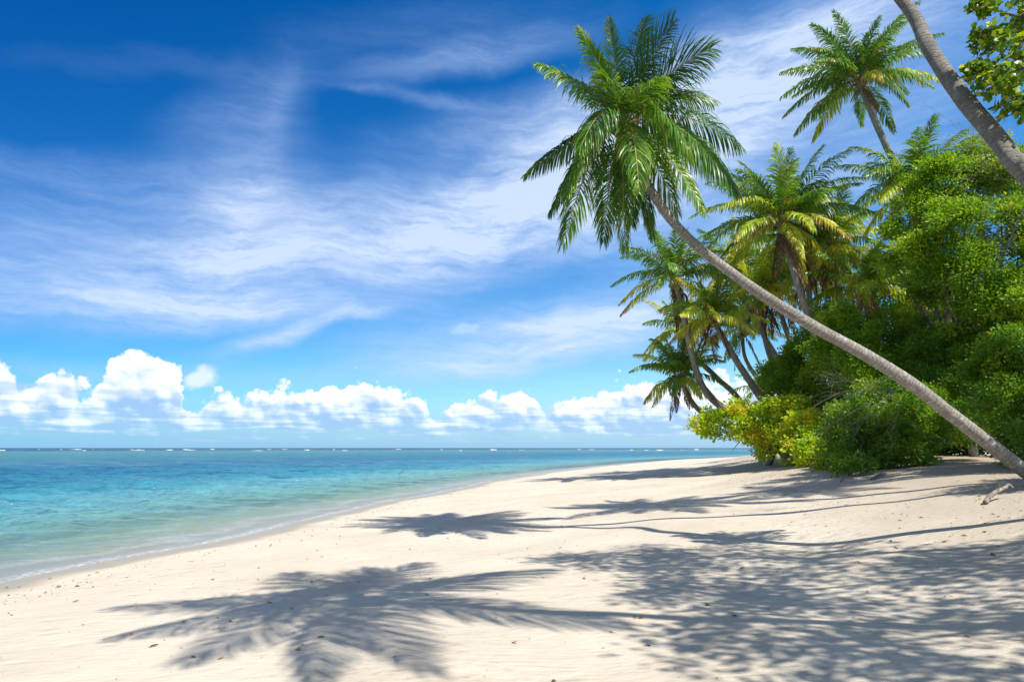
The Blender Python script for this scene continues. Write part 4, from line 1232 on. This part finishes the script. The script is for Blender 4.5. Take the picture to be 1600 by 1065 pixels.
# fallen leaves: the larger ones singly, the crumbs as one scatter
def bent_leaf(name, L, tv):
    me = bpy.data.meshes.new(name)
    vs = [(-.5 * L, 0, .0), (-.2 * L, .24 * L, .09 * L), (.2 * L, .22 * L, .12 * L), (.5 * L, 0, .04 * L), (.2 * L, -.22 * L, .14 * L), (-.2 * L, -.24 * L, .07 * L), (0, 0, .02 * L)]
    fs = [(0, 6, 1), (1, 6, 2), (2, 6, 3), (3, 6, 4), (4, 6, 5), (5, 6, 0)]
    me.from_pydata(vs, [], fs); me.materials.append(M['litter'])
    at = me.attributes.new('tint', 'FLOAT', 'POINT'); at.data.foreach_set('value', np.full(7, tv, dtype=np.float32))
    me.update(); return me
fl = [bent_leaf('fallen_leaf', .075, t_) for t_ in (.2, .45, .7, .9)]
spots = [(212, 943, .9), (288, 972, .7), (345, 1029, .95), (420, 943, .25), (70, 927, .7), (332, 906, .5), (301, 1028, .2), (360, 973, .3), (404, 888, .5), (403, 906, .4), (152, 895, .5),
         (214, 950, 1), (118, 940, .3), (455, 952, .5), (18, 961, .8), (466, 1018, .7), (501, 996, .1), (560, 910, .1), (667, 931, .1), (804, 1006, .9), (1002, 968, .1), (1106, 946, .2),
         (1160, 889, .2), (876, 856, .6), (706, 832, .6), (471, 845, .6), (640, 859, .5), (1540, 831, .8), (1012, 1011, .1), (240, 1012, .4), (30, 918, .3), (10, 919, .2), (78, 904, .5)]
for (px, py, tv) in spots:
    q = on_sand(px, py)
    o = bpy.data.objects.new('fallen_leaf', fl[min(3, int(tv * 4))]); COL.objects.link(o)
    o.location = (float(q[0]), float(q[1]), float(q[2]) + .006)
    o.rotation_euler = (rt.normal(0, .2), rt.normal(0, .2), rt.uniform(0, 6.28)); s_ = rt.uniform(.6, 1.2); o.scale = (s_, s_, s_)
    colw = 'dark dead' if tv < .25 else 'brown' if tv < .55 else 'orange' if tv < .85 else 'yellow'
    if px > 870: place = 'in the dappled shade at the lower right' if py > 880 else 'on the sunlit sand right of the middle'
    elif py < 872: place = 'on the sunlit sand between the two palm shadows'
    elif px < 160 and py < 932: place = 'on the tide line at the lower left'
    elif px < 190: place = 'on bare sunlit sand at the far left'
    elif py > 990: place = 'beside the lower tip of the near palm shadow'
    elif px > 380: place = 'inside the near palm crown shadow'
    else: place = 'by the left tips of the near palm shadow'
    tag(o, 'small curled %s leaf lying %s' % (colw, place), 'leaf', 'fallen leaves scattered on the sand')
rl = np.random.default_rng(15)
N = 5200
# most of it lies along the last tide line, under the near crown and below the trees
yy = rl.uniform(3.5, 34, N); 
kind_ = rl.random(N)
srel = np.where(kind_ < .30, 1.0 + rl.gamma(1.2, .35, N), np.where(kind_ < .65, rl.uniform(1.5, 13, N), rl.uniform(11, 18, N)))
xsh = np.interp(yy, shore[:230, 1], shore[:230, 0])
X = xsh + srel * 1.02
Z = ground(X, yy)
L_ = (rl.gamma(1.4, .009, N) + .009) * np.where(srel > 12, 1.5, 1)
L_ = np.minimum(L_, .08)
A_ = rl.uniform(0, 6.28, N)
dv = np.stack([np.cos(A_), np.sin(A_), rl.normal(0, .12, N)], 1); sv = np.stack([-np.sin(A_), np.cos(A_), rl.normal(0, .3, N)], 1)
c = np.stack([X, yy, Z + .006], 1)
wv_ = (L_ * rl.uniform(.10, .38, N))[:, None]; Lc = L_[:, None]
up3 = np.array([0, 0, 1.0]) * Lc * .15
v = np.stack([c - dv * Lc * .5, c + sv * wv_ + up3, c + dv * Lc * .5, c - sv * wv_ + up3], 1).reshape(-1, 3)
ix = np.arange(N)[:, None] * 4
tri = np.concatenate([ix + np.array([0, 1, 2]), ix + np.array([0, 2, 3])])
o = np_mesh('beach_litter', v, [tri], M['litter'], tint=np.repeat(np.clip(rl.beta(1.2, 1.1, N), 0, 1), 4))
tag(o, 'crumbs of leaf, twig and shell scattered over the sand and the tide line', 'litter', kind='stuff')
print('verts', sum(len(m.vertices) for m in bpy.data.meshes), 'polys', sum(len(m.polygons) for m in bpy.data.meshes))
